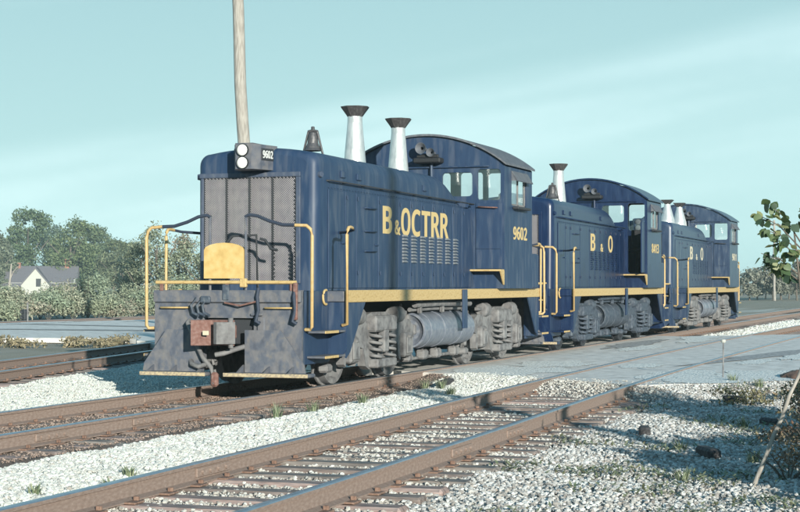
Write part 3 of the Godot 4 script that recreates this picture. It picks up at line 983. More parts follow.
	# front door, step, glass, frames
	for s in [-1.0, 1.0]:
		var st := mb()
		if c.open and s > 0:
			cbox(st, Vector3(8.12, 2.4, 1.47), Vector3(0.50, 1.3, 0.035), 0.008)
			obj("cab_door", st, paint, k)
		else:
			cbox(st, Vector3(x0 - 0.008, 2.33, s * 1.24), Vector3(0.022, 1.20, 0.50), 0.006)
			cbox(st, Vector3(x0 - 0.018, 2.10, s * 1.24), Vector3(0.03, 0.018, 0.46), 0.004)
			obj("cab_door", st, paint, k)
			st = mb()
			tube(st, [Vector3(x0 - 0.02, 2.86, s * 1.06), Vector3(x0 - 0.09, 2.86, s * 1.06), Vector3(x0 - 0.09, 2.84, s * 1.40), Vector3(x0 - 0.02, 2.84, s * 1.40)], 0.013, 6)
			obj("door_handle", st, M.rust_red if c.lead else M.dark, k)
			st = mb()
			cbox(st, Vector3(x0 + 0.03, 3.265, s * 1.24), Vector3(0.008, 0.57, 0.44))
			obj("window_pane", st, M.glass, k)
		st = mb()
		cbox(st, Vector3(x0 + 0.03, 3.28, s * 0.63), Vector3(0.008, 0.44, 0.58))
		obj("window_pane", st, M.glass, k)
		st = mb()
		cbox(st, Vector3(x0 - 0.13, 1.70, s * 1.23), Vector3(0.26, 0.035, 0.60), 0.008)
		prism(st, pv([0, 1.69, -0.25, 1.69, -0.02, 1.44, 0, 1.44]), Vector3(x0, 0, s * 1.52 - 0.012), Vector3.RIGHT, Vector3.UP, Vector3(0, 0, 0.024))
		obj("cab_step", st, M.yellow, k)
		for q in [[0.33, 3.24], [1.01, 3.25]]:
			st = mb()
			cbox(st, Vector3(x1 - 0.03, q[1], s * q[0]), Vector3(0.008, 0.74, 0.46 if q[0] < 0.5 else 0.70))
			obj("window_pane", st, M.glass, k)
	st2 = mb()
	cbox(st2, Vector3((x0 + x1) / 2, 1.44, 0), Vector3(x1 - x0 - 0.14, 0.06, 2.9))
	obj("cab_floor", st2, M.interior, k)
	st2 = mb()
	cbox(st2, Vector3(8.75, 2.2, 0.55), Vector3(0.35, 1.4, 0.45), 0.03)
	cbox(st2, Vector3(9.5, 2.35, 1.05), Vector3(0.45, 0.10, 0.45), 0.03)
	cbox(st2, Vector3(9.7, 2.65, 1.05), Vector3(0.08, 0.5, 0.42), 0.03)
	tube(st2, [Vector3(9.5, 1.47, 1.05), Vector3(9.5, 2.3, 1.05)], 0.05, 8)
	obj("control_stand", st2, M.interior, k)
	# horn, lamp and tray above the hood
	st2 = mb()
	lathe(st2, [Vector2(0.03, 0.30), Vector2(0.04, 0.14), Vector2(0.06, 0.06), Vector2(0.105, 0.0), Vector2(0.09, 0.01), Vector2(0.03, 0.08)], Vector3(8.08, 3.94, 0.02), Vector3.RIGHT, 18)
	lathe(st2, [Vector2(0.025, 0.26), Vector2(0.03, 0.12), Vector2(0.08, 0.0), Vector2(0.07, 0.01), Vector2(0.02, 0.08)], Vector3(8.10, 3.86, 0.20), Vector3.RIGHT, 16)
	obj("horn", st2, M.roof_grey, k)
	st2 = mb()
	cbox(st2, Vector3(8.24, 3.72, 0.12), Vector3(0.26, 0.10, 0.52), 0.02)
	cbox(st2, Vector3(8.20, 3.80, 0.12), Vector3(0.05, 0.06, 0.42), 0.01)
	obj("lamp_tray", st2, M.black, k)
	st2 = mb()
	tube(st2, [Vector3(8.30, 3.2, 0.16), Vector3(8.30, 3.68, 0.16)], 0.03, 6)
	cbox(st2, Vector3(8.35, 3.60, 0.2), Vector3(0.05, 0.03, 2.1), 0.01)
	obj("tray_post", st2, paint, k)

func arc_y(z: float, eave: float, apex: float, hw: float) -> float:
	var h := apex - eave
	var r := (hw * hw + h * h) / (2.0 * h)
	return apex - r + sqrt(maxf(r * r - z * z, 0.0))

func rounded(x0: float, x1: float, y0: float, y1: float, r: float) -> PackedVector2Array:
	var p := PackedVector2Array()
	for q in [[x1 - r, y1 - r, 0.0], [x0 + r, y1 - r, 0.5], [x0 + r, y0 + r, 1.0], [x1 - r, y0 + r, 1.5]]:
		for k in 5:
			var a: float = PI * (q[2] + 0.125 * k)
			p.append(Vector2(q[0] + r * cos(a), q[1] + r * sin(a)))
	return p

func wall_with_holes(parent: Node, called: String, outline: PackedVector2Array, holes: Array, both: bool, T: Transform3D, m: Material) -> void:
	var w := CSGPolygon3D.new()
	w.name = called
	w.polygon = outline
	w.depth = 0.06
	w.material = m
	w.transform = T * Transform3D(Basis.IDENTITY, Vector3(0, 0, 0.06))
	for h in holes:
		for s in ([-1.0, 1.0] if both else [1.0]):
			var q := CSGPolygon3D.new()
			q.name = "opening"
			q.operation = CSGShape3D.OPERATION_SUBTRACTION
			var a: float = h[0] * s
			var b: float = h[1] * s
			q.polygon = rounded(minf(a, b), maxf(a, b), h[2], h[3], h[4])
			q.depth = 0.2
			q.position = Vector3(0, 0, 0.07)
			q.material = m
			w.add_child(q, true)
	parent.add_child(w, true)

func truck(L: Node3D, c: Dictionary, x: float) -> void:
	var t := part("truck", L, Vector3(x, 0, 0))
	var gm: Material = M[c.truck]
	for ax in [-1.16, 1.16]:
		var st := mb()
		tube(st, [Vector3(ax, 0.49, -1.0), Vector3(ax, 0.49, 1.0)], 0.085, 12)
		obj("axle", st, M.dark, t)
		for s in [-1.0, 1.0]:
			st = mb()
			lathe(st, [Vector2(0.0, 0.10), Vector2(0.16, 0.10), Vector2(0.18, 0.03), Vector2(0.38, 0.02), Vector2(0.41, 0.075), Vector2(0.485, 0.07), Vector2(0.49, -0.045), Vector2(0.52, -0.055), Vector2(0.52, -0.085), Vector2(0.40, -0.09), Vector2(0.2, -0.04), Vector2(0.0, -0.04)], Vector3(ax, 0.493, s * 0.78), Vector3(0, 0, s), 32)
			obj("wheel", st, M[c.truck] if c.lead else M.dark, t)
			st = mb()
			cbox(st, Vector3(ax, 0.50, s * 1.10), Vector3(0.34, 0.38, 0.20), 0.03)
			cbox(st, Vector3(ax, 0.49, s * 1.21), Vector3(0.26, 0.26, 0.03), 0.012)
			cbox(st, Vector3(ax, 0.63, s * 1.215), Vector3(0.10, 0.05, 0.05), 0.012)
			obj("journal_box", st, gm, t)
	for s in [-1.0, 1.0]:
		var st := mb()
		prism(st, pv([-1.62, 0.60, -1.58, 0.80, -1.36, 0.90, -1.02, 0.90, -0.80, 0.84, -0.58, 0.98, -0.30, 1.03, 0.30, 1.03, 0.58, 0.98, 0.80, 0.84, 1.02, 0.90, 1.36, 0.90, 1.58, 0.80, 1.62, 0.60, 1.44, 0.56, 1.42, 0.30, 1.34, 0.26, 1.345, 0.68, 0.975, 0.68, 0.98, 0.26, 0.90, 0.30, 0.84, 0.54, 0.66, 0.50, 0.56, 0.24, 0.40, 0.18, -0.40, 0.18, -0.56, 0.24, -0.66, 0.50, -0.84, 0.54, -0.90, 0.30, -0.98, 0.26, -0.975, 0.68, -1.345, 0.68, -1.34, 0.26, -1.42, 0.30, -1.44, 0.56]), Vector3(0, 0, s * 1.06 - 0.06), Vector3.RIGHT, Vector3.UP, Vector3(0, 0, 0.12))
		obj("side_frame", st, gm, t)
		# spring group: plank, coils, bolster end
		st = mb()
		cbox(st, Vector3(0, 0.27, s * 1.16), Vector3(0.84, 0.13, 0.22), 0.02)
		cbox(st, Vector3(0, 0.86, s * 1.16), Vector3(0.92, 0.24, 0.20), 0.03)
		cbox(st, Vector3(0, 0.60, s * 1.20), Vector3(0.20, 0.34, 0.12), 0.02)
		obj("bolster", st, gm, t)
		for xx in [-0.30, 0.30]:
			st = mb()
			var pts := []
			for k in 41:
				var a := TAU * k / 10.0
				pts.append(Vector3(xx + 0.10 * cos(a), 0.34 + 0.40 * k / 40.0, s * 1.17 + 0.10 * sin(a)))
			tube(st, pts, 0.026, 6)
			obj("coil_spring", st, gm, t)
		# brake cylinder, hangers and shoes
		for e in [-1.0, 1.0]:
			st = mb()
			lathe(st, [Vector2(0.0, -0.17), Vector2(0.11, -0.17), Vector2(0.13, -0.13), Vector2(0.13, 0.13), Vector2(0.10, 0.17), Vector2(0.0, 0.19)], Vector3(e * 0.86, 0.98, s * 1.08), Vector3(e, 0, 0), 14)
			cbox(st, Vector3(e * 1.15, 1.0, s * 1.08), Vector3(0.30, 0.06, 0.08), 0.01)
			obj("brake_cylinder", st, gm, t)
			st = mb()
			cbox(st, Vector3(e * 1.72, 0.66, s * 0.98), Vector3(0.10, 0.62, 0.10), 0.02, Basis(Vector3(0, 0, 1), e * 0.16))
			cbox(st, Vector3(e * 1.71, 0.50, s * 0.82), Vector3(0.12, 0.34, 0.16), 0.02)
			cbox(st, Vector3(e * 1.74, 0.26, s * 0.96), Vector3(0.22, 0.12, 0.16), 0.03)
			obj("brake_hanger", st, gm, t)
			st = mb()
			tube(st, [Vector3(e * 1.60, 1.15, s * 0.9), Vector3(e * 1.80, 0.8, s * 0.88), Vector3(e * 1.74, 0.16, s * 0.76)], 0.022, 6)
			obj("sand_pipe", st, gm, t)
	var st3 := mb()
	cbox(st3, Vector3(0, 0.72, 0), Vector3(0.5, 0.3, 2.0), 0.03)
	cbox(st3, Vector3(-1.66, 0.62, 0), Vector3(0.1, 0.16, 2.0), 0.02)
	cbox(st3, Vector3(1.66, 0.62, 0), Vector3(0.1, 0.16, 2.0), 0.02)
	cbox(st3, Vector3(0.6, 0.5, 0), Vector3(0.8, 0.6, 0.9), 0.05)
	obj("transom", st3, M.dark, t)

# ------------------------------------------------------------------ ground and roads
const FRONT := [[-60.0, 5.6], [-30.0, 4.85], [-10.0, 4.50], [-4.0, 4.37], [0.0, 4.23], [5.0, 4.11], [10.0, 4.04], [20.0, 4.02], [30.0, 4.10], [45.0, 4.45], [70.0, 5.6], [120.0, 9.5]]

func front_z(x: float) -> float:
	for i in FRONT.size() - 1:
		if x <= FRONT[i + 1][0] or i == FRONT.size() - 2:
			var p0: Array = FRONT[maxi(i - 1, 0)]
			var p1: Array = FRONT[i]
			var p2: Array = FRONT[i + 1]
			var p3: Array = FRONT[mini(i + 2, FRONT.size() - 1)]
			var d: float = p2[0] - p1[0]
			var t: float = clampf((x - p1[0]) / d, 0, 1)
			var m1: float = (p2[1] - p0[1]) / (p2[0] - p0[0]) * d
			var m2: float = (p3[1] - p1[1]) / (p3[0] - p1[0]) * d
			return (2 * t * t * t - 3 * t * t + 1) * p1[1] + (t * t * t - 2 * t * t + t) * m1 + (-2 * t * t * t + 3 * t * t) * p2[1] + (t * t * t - t * t) * m2
	return 0.0

func left_z(x: float) -> float:
	return -7.33 - 0.205 * (x - 7.0)

# what lies on the ground at a place: 0 earth, 1 white ballast between the tracks, 2 brown track bed, 3 front track crib, 4 grey verge gravel, 5 white ballast beyond the train, 6 weedy strip
func zone(x: float, z: float) -> int:
	var n := bump.get_noise_2d(x * 1.3, z * 1.3) * 0.28
	var f := z - front_z(x)
	var l := z - left_z(x)
	if absf(l) < 1.25 + n and x > -9.0 and x < 30.0: return 2
	if absf(z) < 1.52 + n * 1.1: return 2
	if z > 0 and f < -1.15 + n * 0.5 and x < 62: return 1
	if absf(f) <= 1.2 + n * 0.5: return 3
	if f > 0 and z < 10.5 + n and x < 9: return 4
	if z < 0 and l > 0 and x < 17.0 + n * 5.0: return 5
	if l < 0 and l > -8.0: return 6
	return 0

func ground_y(x: float, z: float) -> float:
	var b := bump.get_noise_2d(x * 0.8, z * 0.8) * 0.035 + patch.get_noise_2d(x, z) * 0.03
	var f := z - front_z(x)
	var y := -0.24
	if absf(x) < 60 and z > 0 and f < 0:
		# ballast shoulder between the two tracks
		var t := clampf((z - 1.35) / 0.5, 0, 1) * clampf((-f - 0.95) / 0.5, 0, 1)
		y = lerpf(-0.225, -0.145, t)
	elif f >= 0:
		y = lerpf(-0.225, -0.20, clampf((f - 1.0) * 0.6, 0, 1)) + 0.05 * clampf((z - 7.5) / 2.0, 0, 1)
	elif z < -1.4:
		y = lerpf(-0.22, -0.18, clampf((-z - 1.4) / 0.6, 0, 1))
	var far := maxf(clampf((absf(z) - 14.0) / 16.0, 0, 1), maxf(clampf((x - 62.0) / 30.0, 0, 1), clampf((-x - 20.0) / 20.0, 0, 1)))
	y = lerpf(y, -0.32, far)
	if absf(z) < 1.35:
		y = lerpf(-0.184, y, far)
		b *= 0.65
	if absf(f) < 1.2:
		y = lerpf(-0.208, y, far)
		b *= 0.5
	if absf(z - left_z(x)) < 1.4: y = -0.215; b *= 0.4
	y += b * (1.0 - far * 0.7)
	if z > 1.0 and z < 11.0 and x > 0.0 and x < 12.0:
		var e := edge_x(z)
		var up := smoothstep(e - 1.7, e - 0.1, x) * (1.0 - smoothstep(e + 0.7, e + 1.3, x))
		y = lerpf(y, -0.05 + b * 0.4, up)
	return y

func edge_x(z: float) -> float:
	var t := [[0.9, 5.9], [2.6, 5.1], [3.8, 4.4], [4.9, 3.6], [5.3, 3.9], [6.9, 5.2], [9.6, 7.2], [16.0, 11.5]]
	for i in t.size() - 1:
		if z <= t[i + 1][0]:
			return lerpf(t[i][1], t[i + 1][1], clampf((z - t[i][0]) / (t[i + 1][0] - t[i][0]), 0, 1))
	return 11.5

func ground_tint(x: float, z: float) -> Color:
	var n := patch.get_noise_2d(x * 1.7, z * 1.7) * 0.5 + 0.5
	var n2 := bump.get_noise_2d(x * 2.6 + 40.0, z * 2.6) * 0.5 + 0.5
	match zone(x, z):
		1: return Color(0.60, 0.59, 0.55).lerp(Color(0.42, 0.39, 0.34), n2 * 0.6)
		2: return Color(0.155, 0.105, 0.085).lerp(Color(0.27, 0.20, 0.165), n2)
		3: return Color(0.19, 0.15, 0.13).lerp(Color(0.36, 0.32, 0.29), n2)
		4: return Color(0.34, 0.32, 0.30).lerp(Color(0.20, 0.155, 0.13), smoothstep(0.42, 0.68, n) * 0.9)
		5: return Color(0.58, 0.58, 0.54).lerp(Color(0.50, 0.49, 0.45), n2 * 0.5)
		6: return Color(0.44, 0.41, 0.36).lerp(Color(0.27, 0.24, 0.17), n)
	var g := Color(0.38, 0.335, 0.285).lerp(Color(0.26, 0.245, 0.17), n)
	if z < -2.0 and z > -10.0 and x > 48 and x < 100: g = g.lerp(Color(0.6, 0.6, 0.56), smoothstep(0.35, 0.6, n))
	if z < -25.0 and z > -30.0: g = Color(0.24, 0.165, 0.135).lerp(Color(0.30, 0.24, 0.2), n)
	return g

func steps(parts: Array) -> Array:
	var r := []
	for p in parts:
		var x: float = p[0]
		while x < p[1] - 0.001:
			r.append(x)
			x += p[2]
	r.append(parts[-1][1])
	return r

func make_setting() -> void:
	var xs := steps([[-3000, -400, 650], [-400, -60, 68], [-60, -16, 4], [-16, 10, 0.2], [10, 30, 0.5], [30, 70, 1.25], [70, 190, 8], [190, 590, 50], [590, 4590, 500]])
	var zs := steps([[-3200, -400, 560], [-400, -80, 40], [-80, -34, 2.3], [-34, -14, 1.0], [-14, -6, 0.5], [-6, 9.6, 0.2], [9.6, 20, 1.04], [20, 80, 6], [80, 400, 40], [400, 3200, 560]])
	var st := SurfaceTool.new()
	st.begin(Mesh.PRIMITIVE_TRIANGLES)
	st.set_smooth_group(0)
	for x in xs:
		for z in zs:
			st.set_color(ground_tint(x, z))
			st.add_vertex(Vector3(x, ground_y(x, z), z))
	var nz := zs.size()
	for i in xs.size() - 1:
		for j in nz - 1:
			var a := i * nz + j
			for k in [a, a + nz, a + nz + 1, a, a + nz + 1, a + 1]:
				st.add_index(k)
	st.generate_normals()
	var g := obj_raw("ground", st, M.ground)
	g.set_meta("kind", "structure")
	# paved crossing and the street beyond the train
	var poly := pv([11.5, 16, 7.2, 9.6, 5.2, 6.9, 3.9, 5.3, 3.6, 4.9, 4.4, 3.8, 5.1, 2.6, 5.9, 0.9, 7.4, -1.6, 12.0, -6.4, 19.5, -12.3, 18.4, -16.0, 11, -22.5, -2, -33, 6, -42, 19, -33.5, 33, -25.4, 40, -23.2, 54, -19, 44, -8, 27, -1.7, 26.2, 1.7, 29, 4.2, 36, 9.5, 46, 16])
	# rough up the broken edge
	var rough := PackedVector2Array()
	for i in poly.size():
		var a := poly[i]
		var b := poly[(i + 1) % poly.size()]
		var n := maxi(1, int(a.distance_to(b) / 0.45))
		for k in n:
			var p := a.lerp(b, float(k) / n)
			rough.append(p + Vector2(bump.get_noise_2d(p.x * 2.0, p.y * 2.0), bump.get_noise_2d(p.x * 2.0 + 70, p.y * 2.0)) * 0.35)
	var s2 := mb()
	prism(s2, rough, Vector3(0, -0.16, 0), Vector3.RIGHT, Vector3(0, 0, 1), Vector3(0, 0.125, 0))
	var road := obj("road", s2, M.asphalt)
	road.set_meta("kind", "structure")
	# pale stone dust and patches strewn over the paving
	var spots := [[6.6, 5.0, 1.6, 0.5], [9.2, 3.9, 0.9, 0.35], [11.5, 5.6, 1.2, 0.3], [7.9, 9.0, 2.0, 1.0], [17.5, 2.2, 2.0, 0.4], [7.0, 2.1, 1.5, 1.0], [9.3, 2.2, 1.2, 0.75], [5.6, 2.2, 0.8, 0.6], [6.4, 6.6, 2.0, 1.2], [5.2, 5.7, 1.0, 0.7], [8.6, 7.4, 1.6, 0.7], [25.2, 2.3, 1.6, 0.5], [22.6, 2.6, 1.8, 0.35], [14.0, 6.2, 1.6, 0.35], [11.4, 7.0, 1.4, 0.4], [33.5, -24.2, 3.4, 0.6], [39.5, -22.0, 2.6, 0.7]]
	for q in [[15.0, 5.6, 5.0, 0.35, 0.18], [20.0, 1.6, 3.2, 0.4, 0.0], [26.0, -17.5, 0.5, 4.0, 0.0], [31.0, -20.0, 0.4, 5.0, 0.3]]:
		spots.append(q)
	var lift := 0.0
	for q in spots:
		lift += 0.0004
		var pp := PackedVector2Array()
		for k in 36:
			var a := TAU * k / 36.0
			var r := 1.0 + 0.55 * bump.get_noise_2d(q[0] * 3.0 + cos(a) * 2.2, q[1] * 3.0 + sin(a) * 2.2)
			pp.append(Vector2(q[0], q[1]) + Vector2(cos(a) * q[2] * r, sin(a) * q[3] * r).rotated(q[4] if q.size() > 4 else 0.0))
		s2 = mb()
		var inside := Geometry2D.intersect_polygons(pp, rough)
		if inside.is_empty(): continue
		pp = inside[0]
		var tr := Geometry2D.triangulate_polygon(pp)
		for k in range(0, tr.size(), 3):
			var a := pp[tr[k]]
			var b := pp[tr[k + 1]]
			var c := pp[tr[k + 2]]
			if (b - a).cross(c - a) > 0:
				var d := b
				b = c
				c = d
			tri(s2, Vector3(a.x, -0.031 + lift, a.y), Vector3(b.x, -0.031 + lift, b.y), Vector3(c.x, -0.031 + lift, c.y))
		var o := obj("road_patch", s2, M.pale_stone if q.size() == 4 else M.asphalt_worn)
		o.set_meta("kind", "structure")

func obj_raw(called: String, st: SurfaceTool, m: Material, parent: Node = null) -> MeshInstance3D:
	var a := st.commit()
	a.surface_set_material(0, m)
	return inst(called, a, parent)

# ------------------------------------------------------------------ tracks
func rail_mesh(path: Array) -> ArrayMesh:
	# the rolled section, swept; the head's running surface is a second, polished surface
	var half := pv([-0.07, -0.17, -0.07, -0.158, -0.012, -0.140, -0.009, -0.045, -0.036, -0.036, -0.037, -0.010])
	var prof := half.duplicate()
	var top := pv([-0.037, -0.010, -0.030, -0.002, 0.0, 0.0, 0.030, -0.002, 0.037, -0.010])
	var other := PackedVector2Array()
	for i in range(half.size() - 1, -1, -1):
		other.append(Vector2(-half[i].x, half[i].y))
	var mesh := ArrayMesh.new()
	for run in [[prof, other], [top]]:
		var st := mb()
		for pr in run:
			for i in path.size() - 1:
				var d0: Vector3 = (path[mini(i + 1, path.size() - 1)] - path[maxi(i - 1, 0)]).normalized()
				var d1: Vector3 = (path[mini(i + 2, path.size() - 1)] - path[i]).normalized()
				var s0 := d0.cross(Vector3.UP).normalized()
				var s1 := d1.cross(Vector3.UP).normalized()
				for k in pr.size() - 1:
					var a: Vector3 = path[i] + s0 * pr[k].x + Vector3.UP * pr[k].y
					var b: Vector3 = path[i] + s0 * pr[k + 1].x + Vector3.UP * pr[k + 1].y
					var c: Vector3 = path[i + 1] + s1 * pr[k + 1].x + Vector3.UP * pr[k + 1].y
					var d: Vector3 = path[i + 1] + s1 * pr[k].x + Vector3.UP * pr[k].y
					quad(st, a, d, c, b)
		st.generate_normals()
		st.commit(mesh)
	mesh.surface_set_material(0, M.rail_side)
	mesh.surface_set_material(1, M.rail_head)
	return mesh

func make_tracks() -> void:
	var tie_meshes := []
	for k in 4:
		var st := mb()
		# a weathered timber: chamfered, its ends a little out of true
		cbox(st, Vector3.ZERO, Vector3(0.205 + 0.012 * k, 0.15, 2.52 + 0.03 * k), 0.016 + 0.004 * k)
		tie_meshes.append(mesh_of(st, M["tie%d" % k]))
	track("train_track", "rusty railway track in brown dirt that carries the blue locomotives", 0, tie_meshes, -40.0, 95.0, 0.0)
	track("front_track", "nearest railway track with polished rails and bare weathered ties, in front of the train", 1, tie_meshes, -34.0, 95.0, 0.0)
	track("diverging_track", "brown side track angling away beyond the white ballast, left of the lead locomotive", 2, tie_meshes, -10.0, 30.0, -0.01)
	track("far_track", "distant rusty track running below the hedge", 3, tie_meshes, -20.0, 130.0, -0.08)

func centre(kind: int, x: float) -> float:
	return [0.0, front_z(x), left_z(x), -27.2][kind]

func track(called: String, label: String, kind: int, ties: Array, x0: float, x1: float, y: float) -> void:
	var t := thing("railway_track", label, "railway track", Vector3(0, y, 0), "railway tracks")
	var half := [0.80, 0.765, 0.74, 0.755][kind] as float
	for s in [-1.0, 1.0]:
		var path := []
		var n := int((x1 - x0) / 1.5)
		for i in n + 1:
			var x := x0 + (x1 - x0) * i / n
			var wob := bump.get_noise_2d(x * 0.25, 30.0 * kind + s * 7.0) * 0.012
			path.append(Vector3(x, wob * 0.4, centre(kind, x) + s * half + wob))
		inst("rail", rail_mesh(path), t)
	# ties
	var pl := mb()
	var x := x0
	var sp := 0.54
	var count := 0
	while x < x1 and count < 295:
		var hidden: bool = (kind == 0 and x > 7.0 and x < 25.0) or (kind == 1 and x > 5.0 and x < 27.0) or (kind == 2 and x > 18.0)
		if not hidden:
			var z := centre(kind, x)
			var slope := (centre(kind, x + 0.5) - centre(kind, x - 0.5))
			var turn := -atan(slope) + rng.randf_range(-0.02, 0.02)
			if x > -16 and x < 70:
				var o := inst("tie", ties[rng.randi() % 4], t)
				o.transform = Transform3D(Basis(Vector3.UP, turn + (PI if rng.randf() < 0.5 else 0.0)), Vector3(x + rng.randf_range(-0.03, 0.03), -0.17 - 0.079 + rng.randf_range(-0.012, 0.004), z + rng.randf_range(-0.06, 0.06)))
				count += 1
				if x < 40 and kind < 3:
					for s in [-1.0, 1.0]:
						var b := Basis(Vector3.UP, turn)
						var c := Vector3(x, -0.166, z + s * half)
						cbox(pl, c, Vector3(0.17, 0.016, 0.30), 0.004, b)
						for q in [-1.0, 1.0]:
							cbox(pl, c + Vector3(q * 0.05, 0.022, q * 0.095), Vector3(0.03, 0.035, 0.045), 0.006, b)
		x += sp * rng.randf_range(0.93, 1.07)
	if kind < 3:
		var p := obj("tie_plates", pl, M.plate_rust, t)
		p.set_meta("kind", "stuff")
	# joint bars
	if kind < 2:
		for s in [-1.0, 1.0]:
			for jx in [-6.9 + s * 1.1, -2.2 - s * 1.6, 3.0 + s]:
				var st := mb()
				for q in [-1.0, 1.0]:
					cbox(st, Vector3(0, -0.088, q * 0.022), Vector3(0.62, 0.075, 0.022), 0.006)
					for k in 4:
						lathe(st, [Vector2(0.018, 0), Vector2(0.018, 0.02), Vector2(0, 0.02)], Vector3(-0.22 + 0.147 * k, -0.088, q * 0.033), Vector3(0, 0, q), 6)
				var jb := obj("joint_bar", st, M.rail_side, t)
				jb.position = Vector3(jx, 0, centre(kind, jx) + s * half)

# ------------------------------------------------------------------ things beside the tracks
func make_trackside() -> void:
	# wooden pole beyond the lead locomotive
	utility_pole("utility_pole", "tall weathered wooden pole leaning slightly, rising behind the lead locomotive's headlight", Vector3(23.3, -0.3, -10.40), 13.0, 0.20, 0.155, Vector3(-0.1, 0, -0.58), false)
	utility_pole("utility_pole", "thin dark pole far down the line at the right edge", Vector3(152.7, -0.4, -11.1), 8.4, 0.13, 0.10, Vector3.ZERO, true)
	# a pole on the viewer's side, outside the view: its shadow falls across the lead locomotive's hood
	utility_pole("utility_pole", "wooden pole outside the view, casting a narrow band of shade on the lead hood", Vector3(-15.8, -0.3, 16.16), 10.5, 0.13, 0.10, Vector3.ZERO, true)
	# leaning stick
	var t := thing("leaning_stake", "thin grey stick leaning to the right at the lower right corner", "stake", Vector3(-7.06, -0.2, 8.01))
	var st := mb()
	var pts := []
	for k in 9:
		var f := k / 8.0
		pts.append(Vector3(0.16 * f + 0.01 * sin(k * 2.1), -0.05 + 1.30 * f, 0.50 * f + 0.008 * sin(k * 3.3)))
	tube(st, pts, 0.021, 7, 0.012)
	obj("shaft", st, M.pole_wood, t)
	st = mb()
	tube(st, [pts[4], pts[4] + Vector3(0.0, 0.09, -0.02), pts[4] + Vector3(0.01, 0.16, 0.0)], 0.008, 5, 0.004)
	obj("side_twig", st, M.pole_wood, t)
	# white topped marker stake
	t = thing("marker_stake", "thin stake with a small white top standing at the crossing's edge", "marker", Vector3(5.95, -0.2, 5.83))
	st = mb()
	tube(st, [Vector3(0, -0.05, 0), Vector3(0.01, 0.74, 0.01)], 0.011, 6)
	obj("shaft", st, M.grime, t)
	st = mb()
	lathe(st, [Vector2(0, 0.0), Vector2(0.03, 0.0), Vector2(0.042, 0.02), Vector2(0.036, 0.05), Vector2(0.0, 0.06)], Vector3(0.01, 0.72, 0.01), Vector3.UP, 12)
	obj("cap", st, M.house_white, t)
	# dwarf signal by the far track
	t = thing("dwarf_signal", "small dark dwarf signal on a pale concrete block beside the far track", "signal", Vector3(34.6, -0.32, -25.2))
	st = mb()
	cbox(st, Vector3(0, 0.14, 0), Vector3(0.34, 0.28, 0.30), 0.02)
	obj("base", st, M.pale_stone, t)
	st = mb()
	tube(st, [Vector3(0.03, 0.28, 0.05), Vector3(0.03, 1.05, 0.05)], 0.035, 8)
	obj("mast", st, M.grime, t)
	st = mb()
	cbox(st, Vector3(-0.04, 0.58, -0.05), Vector3(0.20, 0.42, 0.18), 0.03)
	for y in [0.48, 0.68]:
		lathe(st, [Vector2(0.055, 0), Vector2(0.07, -0.1), Vector2(0.06, -0.1), Vector2(0.0, -0.01)], Vector3(-0.14, y, -0.05), Vector3.RIGHT, 10)
	obj("lamp_head", st, M.dark, t)
	# heap of red earth at the right edge
	t = thing("dirt_mound", "low mound of reddish earth at the right edge of the crossing", "mound", Vector3(6.6, -0.12, 7.25))
	st = mb()
	st.set_smooth_group(0)
	var rings := []
	for i in 8:
		var row := []
		for k in 24:
			var a := TAU * k / 24.0
			var r := (1.0 - i / 7.0)
			var q := 1.0 + 0.25 * bump.get_noise_2d(cos(a) * 2.0 + i, sin(a) * 2.0)
			row.append(Vector3(cos(a) * 1.0 * r * q, 0.24 * sqrt(1.0 - r * r) * q - 0.03, sin(a) * 0.72 * r * q))
		rings.append(row)
	for i in 7:
		for k in 24:
			quad(st, rings[i][k], rings[i + 1][k], rings[i + 1][(k + 1) % 24], rings[i][(k + 1) % 24])
	obj("earth", st, M.red_dirt, t)
	# scraps of tie timber lying in the gravel
	var scraps := [[-4.67, 7.3, 0.5, 0.4, "short dark chunk of timber lying in the foreground gravel"], [-2.51, 6.26, 0.2, 0.34, "smaller dark timber scrap lying behind the foreground chunk"], [4.3, 1.75, 0.1, 0.7, "weathered timber end beside the train track at the crossing"], [2.6, 6.5, 0.9, 0.4, "dark timber offcut in the gravel before the crossing's edge"], [-0.8, 7.4, 0.7, 0.3, "dark timber splinter in the gravel near the shrubs"]]
	for q in scraps:
		st = mb()
		cbox(st, Vector3(0, 0.03, 0), Vector3(q[3], 0.10, 0.13), 0.025)
		var o := obj("timber_scrap", st, M.soot)
		o.transform = Transform3D(Basis(Vector3.UP, q[2]), Vector3(q[0], ground_y(q[0], q[1]) + 0.02, q[1]))
		tag(o, q[4], "timber", "timber scraps")
	# the leafy sapling at the right edge
	sapling()
	var sh := [[-5.6, 8.42, 0.45, 0.50, "low brownish green weed bush behind the leaning stick"], [-4.0, 8.40, 0.55, 0.55, "dense low weed bush at the right edge, second from the viewer"], [-2.0, 8.15, 0.55, 0.55, "twiggy reddish weed bush at the right edge"], [0.4, 7.9, 0.5, 0.55, "dark green weed bush near the dirt mound"], [-6.5, 8.25, 0.30, 0.45, "low straggly brown weed just behind the foot of the leaning stick"], [-3.1, 7.95, 0.30, 0.5, "low brown weed patch between the gravel and the weed bushes"], [2.9, 7.5, 0.40, 0.7, "small tangled weed patch in front of the crossing"], [2.2, 6.75, 0.28, 0.6, "low dark weed clump at the edge of the verge gravel"],
		[-8.7, 9.85, 1.15, 0.75, "leafy shrub outside the view whose shade crosses the near gravel"], [-7.6, 10.6, 1.3, 0.8, "broad leafy shrub outside the view, shading the verge"], [-6.4, 12.4, 2.5, 1.0, "tall leafy shrub outside the view, shading the gravel by the crossing"], [-8.8, 13.6, 2.7, 0.9, "taller shrub outside the view, farther from the track"]]
